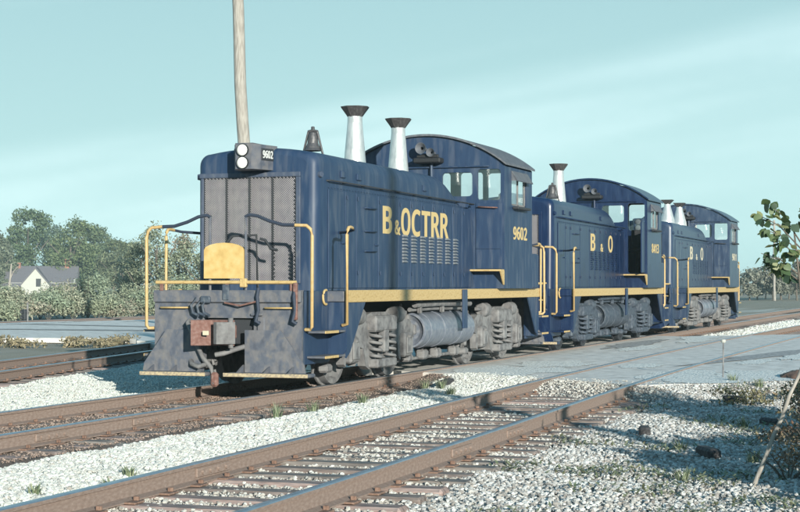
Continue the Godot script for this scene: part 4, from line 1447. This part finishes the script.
	for i in sh.size():
		var q: Array = sh[i]
		var red: float = [0.6, 0.5, 0.9, 0.3, 0.8, 0.9, 0.7, 0.4, 0.1, 0.1, 0.0, 0.0][i]
		shrub("weed_bush", q[4], Vector3(q[0], ground_y(q[0], q[1]) - 0.02, q[1]), q[2], q[3], (700 if q[2] > 0.42 else 380) if q[2] < 1 else 2600, (0.026 if q[0] > -5 else 0.018) if q[2] < 1 else 0.085, Color(0.085, 0.115, 0.055).lerp(Color(0.17, 0.09, 0.06), red), Color(0.17, 0.20, 0.095).lerp(Color(0.30, 0.19, 0.13), red), 300 + i, "bush", "weed bushes on the right")
	# grass tufts in the ballast
	var tufts := [[-1.15, 1.75, 0.17], [-2.35, 1.78, 0.2], [0.35, 1.85, 0.16], [2.2, 2.5, 0.14], [3.3, 2.0, 0.18], [4.0, 1.5, 0.2], [-8.8, 3.2, 0.1], [-8.2, 3.05, 0.1], [-9.6, 3.0, 0.09], [-6.6, 7.4, 0.13], [-5.2, 7.8, 0.16], [-3.9, 6.9, 0.12], [-1.5, 7.2, 0.15], [5.2, 6.1, 0.14], [4.4, 6.6, 0.15]]
	for i in tufts.size():
		var q: Array = tufts[i]
		st = mb()
		var r := RandomNumberGenerator.new()
		r.seed = 500 + i
		for k in 46:
			var a := r.randf() * TAU
			var b := Vector3(cos(a), 0, sin(a)) * r.randf() * 0.07
			var d := Vector3(cos(a), 0, sin(a))
			var h: float = q[2] * r.randf_range(0.5, 1.1)
			var side := Vector3(-d.z, 0, d.x) * 0.006
			var mid := b + d * h * 0.18 + Vector3.UP * h * 0.6
			var tip := b + d * h * r.randf_range(0.3, 0.75) + Vector3.UP * h
			st.set_color(Color(0.10, 0.14, 0.075).lerp(Color(0.26, 0.28, 0.18), r.randf()))
			quad(st, b - side, b + side, mid + side * 0.8, mid - side * 0.8)
			tri(st, mid - side * 0.8, mid + side * 0.8, tip)
		var o := obj("grass_tuft", st, M.leaf)
		o.position = Vector3(q[0], ground_y(q[0], q[1]), q[1])
		tag(o, "small green grass tuft in the gravel " + ["right below the lead locomotive's stairs", "below the lead locomotive's right footboard", "below the lead front truck", "near the crossing, closest to the front rail", "before the weathered timber end", "beside the weathered timber end", "hugging the near rail, lower left", "hugging the near rail, farther right", "at the lower left corner", "left of the leaning stick's foot", "among the shade left of the weed bushes", "behind the foreground timber chunk", "in the shade before the crossing", "beside the white topped stake", "right in front of the white topped stake"][i], "grass tuft", "grass tufts in the gravel")
	# weeds along the street beyond the side track
	var wd := [[15.8, -13.4], [17.2, -12.6], [18.3, -12.2], [16.4, -14.6], [19.4, -12.4], [14.6, -15.4], [13.2, -15.0], [17.0, -11.8], [15.0, -14.2]]
	for i in wd.size():
		shrub("roadside_weed", "low dry weed clump between side track and street, " + ["behind the nearest one", "left of the widest clump", "fourth from the locomotive", "nearest the street's edge", "closest to the locomotive", "farthest left at the back", "leftmost of all", "nearest the side track", "in the middle of the strip"][i], Vector3(wd[i][0], -0.25, wd[i][1]), 0.34, 0.75, 320, 0.05, Color(0.14, 0.12, 0.07), Color(0.30, 0.25, 0.16), 700 + i, "weeds", "dry weeds along the street")

func utility_pole(called: String, label: String, at: Vector3, h: float, r0: float, r1: float, lean: Vector3, arm: bool) -> void:
	var t := thing(called, label, "pole", at)
	var st := mb()
	var pts := []
	for k in 13:
		var f := k / 12.0
		pts.append(Vector3(lean.x * f + 0.02 * sin(k * 1.7), h * f, lean.z * f + 0.02 * cos(k * 1.3)))
	tube(st, pts, r0, 14, r1)
	obj("shaft", st, M.pole_wood, t)
	if arm:
		st = mb()
		cbox(st, Vector3(0.14, h - 0.5, 0), Vector3(0.1, 0.12, 2.0), 0.01)
		obj("crossarm", st, M.pole_wood, t)
		for z in [-0.85, -0.35, 0.35, 0.85]:
			st = mb()
			lathe(st, [Vector2(0.02, 0), Vector2(0.045, 0.06), Vector2(0.045, 0.10), Vector2(0.0, 0.14)], Vector3(0.14, h - 0.44, z), Vector3.UP, 8)
			obj("insulator", st, M.grime_blue, t)

func leaf_mesh(m: Material) -> ArrayMesh:
	# one broad leaf, folded along its midrib
	var st := mb()
	st.set_smooth_group(0)
	var outline := [[0.0, 0.0], [0.22, 0.30], [0.5, 0.42], [0.78, 0.26], [1.0, 0.0]]
	for i in 4:
		var a: Array = outline[i]
		var b: Array = outline[i + 1]
		var m0 := Vector3(a[0], -0.10 * a[0] * a[0], 0)
		var m1 := Vector3(b[0], -0.10 * b[0] * b[0], 0)
		for s in [-1.0, 1.0]:
			var e0 := m0 + Vector3(0, 0.10 * a[1], s * a[1])
			var e1 := m1 + Vector3(0, 0.10 * b[1], s * b[1])
			if s > 0: quad(st, m0, e0, e1, m1)
			else: quad(st, m1, e1, e0, m0)
	return mesh_of(st, m)

func sapling() -> void:
	var r := RandomNumberGenerator.new()
	r.seed = 77
	var t := thing("leafy_sapling", "slender sapling with broad green leaves at the right edge, rising against the sky", "sapling", Vector3(-5.95, -0.2, 8.40))
	var st := mb()
	tube(st, [Vector3(0, -0.05, 0), Vector3(-0.03, 0.8, -0.02), Vector3(-0.08, 1.5, -0.08), Vector3(-0.1, 2.1, -0.14)], 0.020, 6, 0.007)
	obj("stem", st, M.bark, t)
	var mats := []
	for q in [Color(0.05, 0.085, 0.04), Color(0.08, 0.12, 0.052), Color(0.17, 0.185, 0.09), Color(0.04, 0.068, 0.042)]:
		var m := StandardMaterial3D.new()
		m.albedo_color = lin(q.r, q.g, q.b)
		m.roughness = 0.5
		m.backlight_enabled = true
		m.backlight = Color(0.25, 0.30, 0.10)
		mats.append(leaf_mesh(m))
	# branches: where each leaves the stem, where it ends (relative to the base)
	var br := [[2.0, Vector3(-0.12, 2.33, -0.34)], [1.95, Vector3(-0.15, 2.24, -0.42)], [1.9, Vector3(-0.1, 2.12, -0.38)], [1.8, Vector3(-0.12, 2.02, -0.30)], [1.7, Vector3(-0.1, 1.92, -0.42)], [1.65, Vector3(-0.05, 1.82, -0.38)], [2.05, Vector3(0.0, 2.34, -0.06)], [2.0, Vector3(0.03, 2.2, 0.06)], [1.9, Vector3(0.05, 2.26, 0.18)], [1.75, Vector3(0.0, 2.05, 0.14)], [1.7, Vector3(-0.02, 1.92, -0.02)], [1.6, Vector3(0.0, 1.86, 0.24)], [1.5, Vector3(0.0, 1.72, 0.12)], [1.4, Vector3(-0.05, 1.62, 0.22)]]
	for b in br:
		var p0 := Vector3(-0.03 - 0.03 * b[0], b[0], -0.04 * b[0])
		var p1: Vector3 = b[1]
		st = mb()
		tube(st, [p0, p0.lerp(p1, 0.55) + Vector3(0, 0.05, 0), p1], 0.007, 5, 0.003)
		obj("branch", st, M.bark, t)
		for k in 20:
			var f := r.randf_range(0.35, 1.05)
			var p := p0.lerp(p1, f) + Vector3(r.randf_range(-0.05, 0.05), r.randf_range(-0.02, 0.04), r.randf_range(-0.05, 0.05))
			var o := inst("leaf", mats[r.randi() % 4], t)
			var basis := Basis.from_euler(Vector3(r.randf_range(-0.8, 0.8), r.randf() * TAU, r.randf_range(-1.5, 0.0)))
			var s := r.randf_range(0.06, 0.105)
			o.transform = Transform3D(basis.scaled_local(Vector3(s, s, s)), p)

func foliage(st: SurfaceTool, lobes: Array, n: int, size: float, c0: Color, c1: Color, r: RandomNumberGenerator) -> void:
	var vol := []
	var total := 0.0
	for l in lobes:
		total += l[1].x * l[1].y * l[1].z
		vol.append(total)
	for i in n:
		var pick := r.randf() * total
		var j := 0
		while j < lobes.size() - 1 and vol[j] < pick: j += 1
		var d := Vector3(r.randfn(), r.randfn(), r.randfn()).normalized()
		var p: Vector3 = lobes[j][0] + d * lobes[j][1] * (pow(r.randf(), 0.38) if r.randf() < 0.8 else r.randf_range(0.8, 1.35))
		var nn := (d * 0.7 + Vector3(r.randfn(), r.randfn() + 0.4, r.randfn()) * 0.6).normalized()
		var tt := nn.cross(Vector3(r.randfn(), r.randfn(), r.randfn())).normalized()
		var bb := nn.cross(tt)
		var s := size * r.randf_range(0.6, 1.4)
		var k := r.randf()
		st.set_color(c0.lerp(c1, k * k if r.randf() < 0.5 else k))
		quad(st, p - tt * s, p - bb * s * 0.5 + nn * s * 0.12, p + tt * s, p + bb * s * 0.5 + nn * s * 0.12)

func shrub(called: String, label: String, at: Vector3, h: float, rad: float, n: int, leaf: float, c0: Color, c1: Color, sd: int, cat: String, group: String) -> void:
	var r := RandomNumberGenerator.new()
	r.seed = sd
	var t := thing(called, label, cat, at, group)
	var st := mb()
	var stems := 7
	for k in stems:
		var a := TAU * k / stems + r.randf()
		var e := Vector3(cos(a) * rad * r.randf_range(0.3, 0.8), h * r.randf_range(0.6, 1.0), sin(a) * rad * r.randf_range(0.3, 0.8))
		tube(st, [Vector3(0, -0.02, 0), e * Vector3(0.4, 0.5, 0.4), e], 0.012 * (0.6 + h * 0.4), 5, 0.004)
	obj("stems", st, M.bark, t)
	st = mb()
	var lobes := []
	for k in 7:
		var a := r.randf() * TAU
		var q := r.randf() * 0.6
		lobes.append([Vector3(cos(a) * rad * q, h * r.randf_range(0.3, 0.8), sin(a) * rad * q), Vector3(rad * r.randf_range(0.3, 0.55), h * r.randf_range(0.18, 0.34), rad * r.randf_range(0.3, 0.55))])
	foliage(st, lobes, n, leaf, c0, c1, r)
	obj("foliage", st, M.leaf, t)

func tree(called: String, label: String, at: Vector3, h: float, rad: float, n: int, leaf: float, c0: Color, c1: Color, sd: int, group: String, slim := 1.0) -> void:
	var r := RandomNumberGenerator.new()
	r.seed = sd
	var t := thing(called, label, "tree", at, group)
	var st := mb()
	tube(st, [Vector3.ZERO, Vector3(r.randfn() * 0.1, h * 0.35, r.randfn() * 0.1), Vector3(r.randfn() * 0.2, h * 0.75, r.randfn() * 0.2)], 0.028 * h, 8, 0.008 * h)
	for k in 6:
		var a := TAU * k / 6.0 + r.randf()
		var y := h * r.randf_range(0.28, 0.5)
		tube(st, [Vector3(0, y, 0), Vector3(cos(a) * rad * 0.35, y + h * 0.12, sin(a) * rad * 0.35), Vector3(cos(a) * rad * 0.75, y + h * 0.28, sin(a) * rad * 0.75)], 0.012 * h, 6, 0.004 * h)
	obj("trunk", st, M.bark, t)
	st = mb()
	var lobes := []
	for k in 30:
		var y := r.randf_range(0.2, 0.92)
		var w := sqrt(maxf(1.0 - pow((y - 0.48) / 0.52, 2.0), 0.0)) * rad
		var a := r.randf() * TAU
		var q := sqrt(r.randf()) * 0.75 * slim
		lobes.append([Vector3(cos(a) * w * q, h * y, sin(a) * w * q), Vector3(rad * r.randf_range(0.18, 0.42), h * r.randf_range(0.05, 0.13), rad * r.randf_range(0.18, 0.42))])
	foliage(st, lobes, n, leaf, c0, c1, r)
	obj("crown", st, M.leaf, t)

# a place seen under a bearing (tangent to the right of the lens axis) at a depth along it
func place(bearing: float, depth: float, y := -0.35) -> Vector3:
	return Vector3(EYE.x + cos(YAW) * depth + sin(YAW) * bearing * depth, y, EYE.z - sin(YAW) * depth + cos(YAW) * bearing * depth)

# ------------------------------------------------------------------ houses, trees and hedge far behind
func make_background() -> void:
	house()
	var trees := [
		[-0.226, 282.0, 15.0, 4.9, "tallest rounded green tree behind the house, above its left chimney"],
		[-0.200, 276.0, 13.2, 5.2, "wide green tree behind the house roof"],
		[-0.182, 288.0, 11.6, 4.6, "green tree right of the brick chimney"],
		[-0.246, 270.0, 10.4, 4.0, "pale tree at the left edge behind the house"],
		[-0.212, 300.0, 12.6, 5.5, "darker tree filling the gap behind the two tall ones"],
		[-0.166, 280.0, 9.0, 4.0, "lower tree at the right end of the wooded backdrop"],
		[-0.188, 296.0, 9.2, 4.6, "low spreading tree just right of the house"],
		[-0.174, 262.0, 7.0, 3.6, "bushy low tree beyond the hedge, right of the house"]]
	for i in trees.size():
		var q: Array = trees[i]
		tree("broadleaf_tree", q[4], place(q[0], q[1]), q[2], q[3], 7000, 0.25, [Color(0.045, 0.075, 0.04), Color(0.055, 0.085, 0.04), Color(0.05, 0.08, 0.045), Color(0.07, 0.085, 0.06), Color(0.035, 0.06, 0.04), Color(0.06, 0.08, 0.04), Color(0.065, 0.08, 0.045), Color(0.06, 0.075, 0.045)][i], [Color(0.12, 0.16, 0.075), Color(0.15, 0.18, 0.08), Color(0.13, 0.16, 0.08), Color(0.16, 0.18, 0.12), Color(0.09, 0.12, 0.07), Color(0.14, 0.16, 0.08), Color(0.15, 0.16, 0.085), Color(0.13, 0.15, 0.08)][i], 40 + i, "trees behind the house")
	tree("dark_evergreen", "narrow dark evergreen standing right of the house", place(-0.1685, 205.0), 5.2, 1.3, 2200, 0.16, Color(0.015, 0.032, 0.028), Color(0.035, 0.06, 0.045), 61, "", 0.7)
	var near := [
		[-0.158, 112.0, 5.0, 1.5, "slender leafy young tree left of the yellow handrail posts"],
		[-0.147, 106.0, 5.7, 1.5, "taller leafy young tree behind the left handrail posts"],
		[-0.134, 112.0, 5.2, 1.7, "leafy young tree just left of the locomotive's nose"],
		[-0.122, 108.0, 5.4, 1.7, "leafy young tree partly hidden by the locomotive's nose"],
		[-0.165, 118.0, 3.6, 1.6, "short leafy young tree beside the dark evergreen"]]
	for i in near.size():
		var q: Array = near[i]
		tree("young_tree", q[4], place(q[0], q[1]), q[2], q[3], 2400, 0.095, Color(0.09, 0.115, 0.075), Color(0.26, 0.28, 0.19) if i != 2 else Color(0.34, 0.27, 0.21), 80 + i, "young trees beyond the hedge")
	# hedge of mixed shrubs along the far track
	var k := 0
	for row in [[0.0, 1.15, 14], [2.2, 1.75, 14]]:
		for i in row[2]:
			var f: float = (i + 0.3 * row[0]) / 13.0
			var p := Vector3(43.0, -0.36, -36.4).lerp(Vector3(59.5, -0.36, -28.4), f) + Vector3(0.43, 0, -0.9) * (row[0] as float)
			var tone := [Color(0.31, 0.34, 0.23), Color(0.34, 0.34, 0.25), Color(0.27, 0.33, 0.23), Color(0.37, 0.32, 0.25)][(k * 7 + 3) % 4] as Color
			shrub("hedge_shrub", ("pale low shrub in the hedge's front row, %s from the left" if row[0] == 0.0 else "taller shrub in the hedge's back row, %s from the left") % ORDINAL[i], p, row[1] * (0.62 + 0.35 * f + 0.5 * absf(sin(k * 2.3))), 1.45, 3200, 0.062, Color(0.16, 0.19, 0.135), tone, 200 + k, "shrub", "front hedge shrubs" if row[0] == 0.0 else "rear hedge shrubs")
			k += 1
	# pale dead trunk at the left edge
	var t := thing("dead_trunk", "bare pale trunk at the left edge in front of the house", "tree trunk", place(-0.2385, 92.0))
	var st := mb()
	tube(st, [Vector3.ZERO, Vector3(0.05, 1.2, 0.04), Vector3(0.08, 2.1, 0.16), Vector3(0.1, 2.9, 0.22)], 0.10, 7, 0.04)
	obj("trunk", st, M.pole_wood, t)
	st = mb()
	tube(st, [Vector3(0.08, 2.0, 0.14), Vector3(0.1, 2.5, 0.36), Vector3(0.1, 2.8, 0.7)], 0.04, 6, 0.015)
	obj("limb", st, M.pole_wood, t)
	# low hazy trees down the line on the right
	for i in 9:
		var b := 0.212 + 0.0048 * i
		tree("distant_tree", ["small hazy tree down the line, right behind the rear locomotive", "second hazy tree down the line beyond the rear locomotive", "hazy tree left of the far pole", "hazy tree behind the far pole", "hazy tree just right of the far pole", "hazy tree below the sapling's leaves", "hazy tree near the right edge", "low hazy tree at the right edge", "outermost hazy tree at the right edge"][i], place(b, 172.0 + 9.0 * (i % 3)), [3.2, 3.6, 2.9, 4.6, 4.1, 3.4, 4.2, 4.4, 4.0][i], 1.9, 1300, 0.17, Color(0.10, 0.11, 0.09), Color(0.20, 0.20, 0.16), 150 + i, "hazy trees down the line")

func house() -> void:
	var t := thing("cottage", "grey roofed cottage with white gable and two brick chimneys behind the hedge", "house", place(-0.2215, 270.0, -0.4))
	t.rotation.y = -0.30
	var st := mb()
	# local: x to the right, z towards the viewer after the turn
	var b := Basis(Vector3.UP, YAW + PI / 2 + PI)
	t.basis = Basis(Vector3(sin(YAW), 0, cos(YAW)), Vector3.UP, Vector3(-cos(YAW), 0, sin(YAW))).rotated(Vector3.UP, 0.12)
	cbox(st, Vector3(0, 0.9, -2.5), Vector3(13.0, 2.2, 6.6), 0.02)
	obj("wall", st, M.house_white, t)
	st = mb()
	prism(st, pv([1.3, 1.5, -2.5, 4.75, -6.3, 1.5, -6.3, 1.3, -2.5, 4.5, 1.3, 1.3]), Vector3(-6.9, 0, 0), Vector3(0, 0, 1), Vector3.UP, Vector3(13.8, 0, 0))
	obj("roof", st, M.shingle, t)
	for s in [-1.0, 1.0]:
		st = mb()
		prism(st, pv([0.8, 2.0, -2.5, 4.5, -5.8, 2.0]), Vector3(s * 6.4 - 0.1, 0, 0), Vector3(0, 0, 1), Vector3.UP, Vector3(0.2, 0, 0))
		obj("gable", st, M.house_white, t)
	# cross wing with the white gable
	st = mb()
	prism(st, pv([-2.0, -0.2, 2.6, -0.2, 2.6, 1.55, 0.3, 4.25, -2.0, 1.55]), Vector3(0, 0, 0.8), Vector3.RIGHT, Vector3.UP, Vector3(0, 0, 1.6))
	obj("gable_wing", st, M.house_white, t)
	st = mb()
	prism(st, pv([-2.5, 1.2, 0.3, 4.55, 3.1, 1.2, 2.9, 1.2, 0.3, 4.3, -2.3, 1.2]), Vector3(0, 0, -2.4), Vector3.RIGHT, Vector3.UP, Vector3(0, 0, 5.0))
	obj("wing_roof", st, M.shingle, t)
	st = mb()
	cbox(st, Vector3(0.8, 2.0, 2.41), Vector3(0.8, 1.3, 0.06), 0.01)
	obj("window", st, M.dark, t)
	for q in [[-2.9, 5.3, 0.75], [5.0, 5.9, 0.75]]:
		st = mb()
		cbox(st, Vector3(q[0], (q[1] + 3.6) / 2, -2.4), Vector3(q[2], q[1] - 3.6, 0.7), 0.03)
		cbox(st, Vector3(q[0], q[1] - 0.1, -2.4), Vector3(q[2] + 0.12, 0.18, 0.82), 0.03)
		obj("chimney", st, M.brick, t)

# ------------------------------------------------------------------ loose stones
func stone_mesh(sd: int) -> ArrayMesh:
	# a broken, angular chip: an icosahedron with its corners pushed in and out
	var rr := RandomNumberGenerator.new()
	rr.seed = sd
	var g := (1.0 + sqrt(5.0)) / 2.0
	var v := []
	for q in [[-1, g, 0], [1, g, 0], [-1, -g, 0], [1, -g, 0], [0, -1, g], [0, 1, g], [0, -1, -g], [0, 1, -g], [g, 0, -1], [g, 0, 1], [-g, 0, -1], [-g, 0, 1]]:
		v.append(Vector3(q[0], q[1], q[2]).normalized() * rr.randf_range(0.38, 0.66) * Vector3(1.2, 0.8, 0.95))
	var st := mb()
	for q in [[0, 11, 5], [0, 5, 1], [0, 1, 7], [0, 7, 10], [0, 10, 11], [1, 5, 9], [5, 11, 4], [11, 10, 2], [10, 7, 6], [7, 1, 8], [3, 9, 4], [3, 4, 2], [3, 2, 6], [3, 6, 8], [3, 8, 9], [4, 9, 5], [2, 4, 11], [6, 2, 10], [8, 6, 7], [9, 8, 1]]:
		tri(st, v[q[0]], v[q[1]], v[q[2]])
	return mesh_of(st, M.stone)

func seen(x: float, z: float) -> bool:
	var dx := x - EYE.x
	var dz := z - EYE.z
	var d := dx * cos(YAW) - dz * sin(YAW)
	var s := dx * sin(YAW) + dz * cos(YAW)
	return d > 6.0 and absf(s) < 0.2426 * d + 1.6

func make_gravel() -> void:
	# [zone, name, label, x0, x1, z0, z1, stones per m2, size, colours]
	var lots := [
		[1, "white limestone ballast heaped between the train's track and the nearest track", -13.0, 6.0, 1.2, 3.6, 2400.0, 0.0235, Color(0.38, 0.375, 0.35), Color(0.66, 0.67, 0.63)],
		[1, "white ballast strip beyond the crossing between the two tracks", 24.0, 52.0, 1.2, 3.4, 260.0, 0.055, Color(0.45, 0.45, 0.42), Color(0.68, 0.69, 0.65)],
		[3, "pale stones scattered between the bare ties of the nearest track", -14.0, 5.0, 3.0, 5.8, 900.0, 0.024, Color(0.20, 0.17, 0.15), Color(0.60, 0.59, 0.55)],
		[4, "grey white loose gravel covering the verge in the right foreground", -12.0, 8.0, 5.0, 10.0, 2100.0, 0.0235, Color(0.21, 0.19, 0.175), Color(0.60, 0.60, 0.585)],
		[5, "bright white ballast spread beyond the train, left of the nose", -7.0, 16.0, -9.5, -1.2, 1300.0, 0.024, Color(0.46, 0.47, 0.435), Color(0.60, 0.61, 0.57)],
		[2, "brown dirt and small stones along the train's track bed", -13.0, 8.0, -1.7, 1.8, 700.0, 0.015, Color(0.15, 0.105, 0.085), Color(0.34, 0.26, 0.22)]]
	for li in lots.size():
		var q: Array = lots[li]
		var r := RandomNumberGenerator.new()
		r.seed = 900 + li
		var area: float = (q[3] - q[2]) * (q[5] - q[4])
		var xf := []
		var cols := []
		for i in int(area * q[6]):
			var x := r.randf_range(q[2], q[3])
			var z := r.randf_range(q[4], q[5])
			var rs := r.randf()
			var rc := r.randf()
			if not seen(x, z) or zone(x, z) != q[0]: continue
			if q[0] == 4 and patch.get_noise_2d(x * 1.7, z * 1.7) * 0.5 + 0.5 > 0.56 and rs < 0.6: continue
			var s: float = q[7] * lerpf(0.5, 1.9, rs * rs * rs)
			var b := Basis.from_euler(Vector3(r.randf_range(-0.6, 0.6), r.randf() * TAU, r.randf_range(-0.6, 0.6))).scaled(Vector3(s, s, s))
			xf.append(Transform3D(b, Vector3(x, ground_y(x, z) + s * r.randf_range(0.0, 0.32), z)))
			cols.append((q[8] as Color).lerp(q[9], rc).lerp(Color(0.30, 0.24, 0.20), 0.5 if r.randf() < 0.07 else 0.0))
		var mm := MultiMesh.new()
		mm.transform_format = MultiMesh.TRANSFORM_3D
		mm.use_colors = true
		mm.mesh = stone_mesh(li * 3 + 1)
		mm.instance_count = xf.size()
		for i in xf.size():
			mm.set_instance_transform(i, xf[i])
			mm.set_instance_color(i, cols[i])
		var o := MultiMeshInstance3D.new()
		o.name = numbered("ballast_gravel")
		o.multimesh = mm
		add_child(o)
		tag(o, q[1], "gravel", "", "stuff")
	# low green weeds creeping through the verge gravel
	var st := mb()
	var r2 := RandomNumberGenerator.new()
	r2.seed = 991
	for i in 26000:
		var x := r2.randf_range(-10.0, 4.5)
		var z := r2.randf_range(5.3, 9.5)
		var c := r2.randf()
		var n := patch.get_noise_2d(x * 1.7, z * 1.7) * 0.5 + 0.5 + 0.05 * (z - 7.0)
		if not seen(x, z) or n < 0.56 + 0.1 * c or z < front_z(x) + 1.1: continue
		var p := Vector3(x, ground_y(x, z) + r2.randf() * 0.07, z)
		var a := r2.randf() * TAU
		var t := Vector3(cos(a), r2.randf_range(-0.2, 0.9), sin(a)).normalized() * r2.randf_range(0.02, 0.05)
		var b := Vector3(-sin(a), r2.randf_range(-0.3, 0.3), cos(a)) * 0.012
		st.set_color(Color(0.10, 0.13, 0.07).lerp(Color(0.24, 0.24, 0.15), r2.randf()))
		quad(st, p - t, p - b, p + t, p + b)
	var w := obj("ground_weeds", st, M.leaf)
	tag(w, "low green weeds creeping through the gravel in the right foreground", "weeds", "", "stuff")
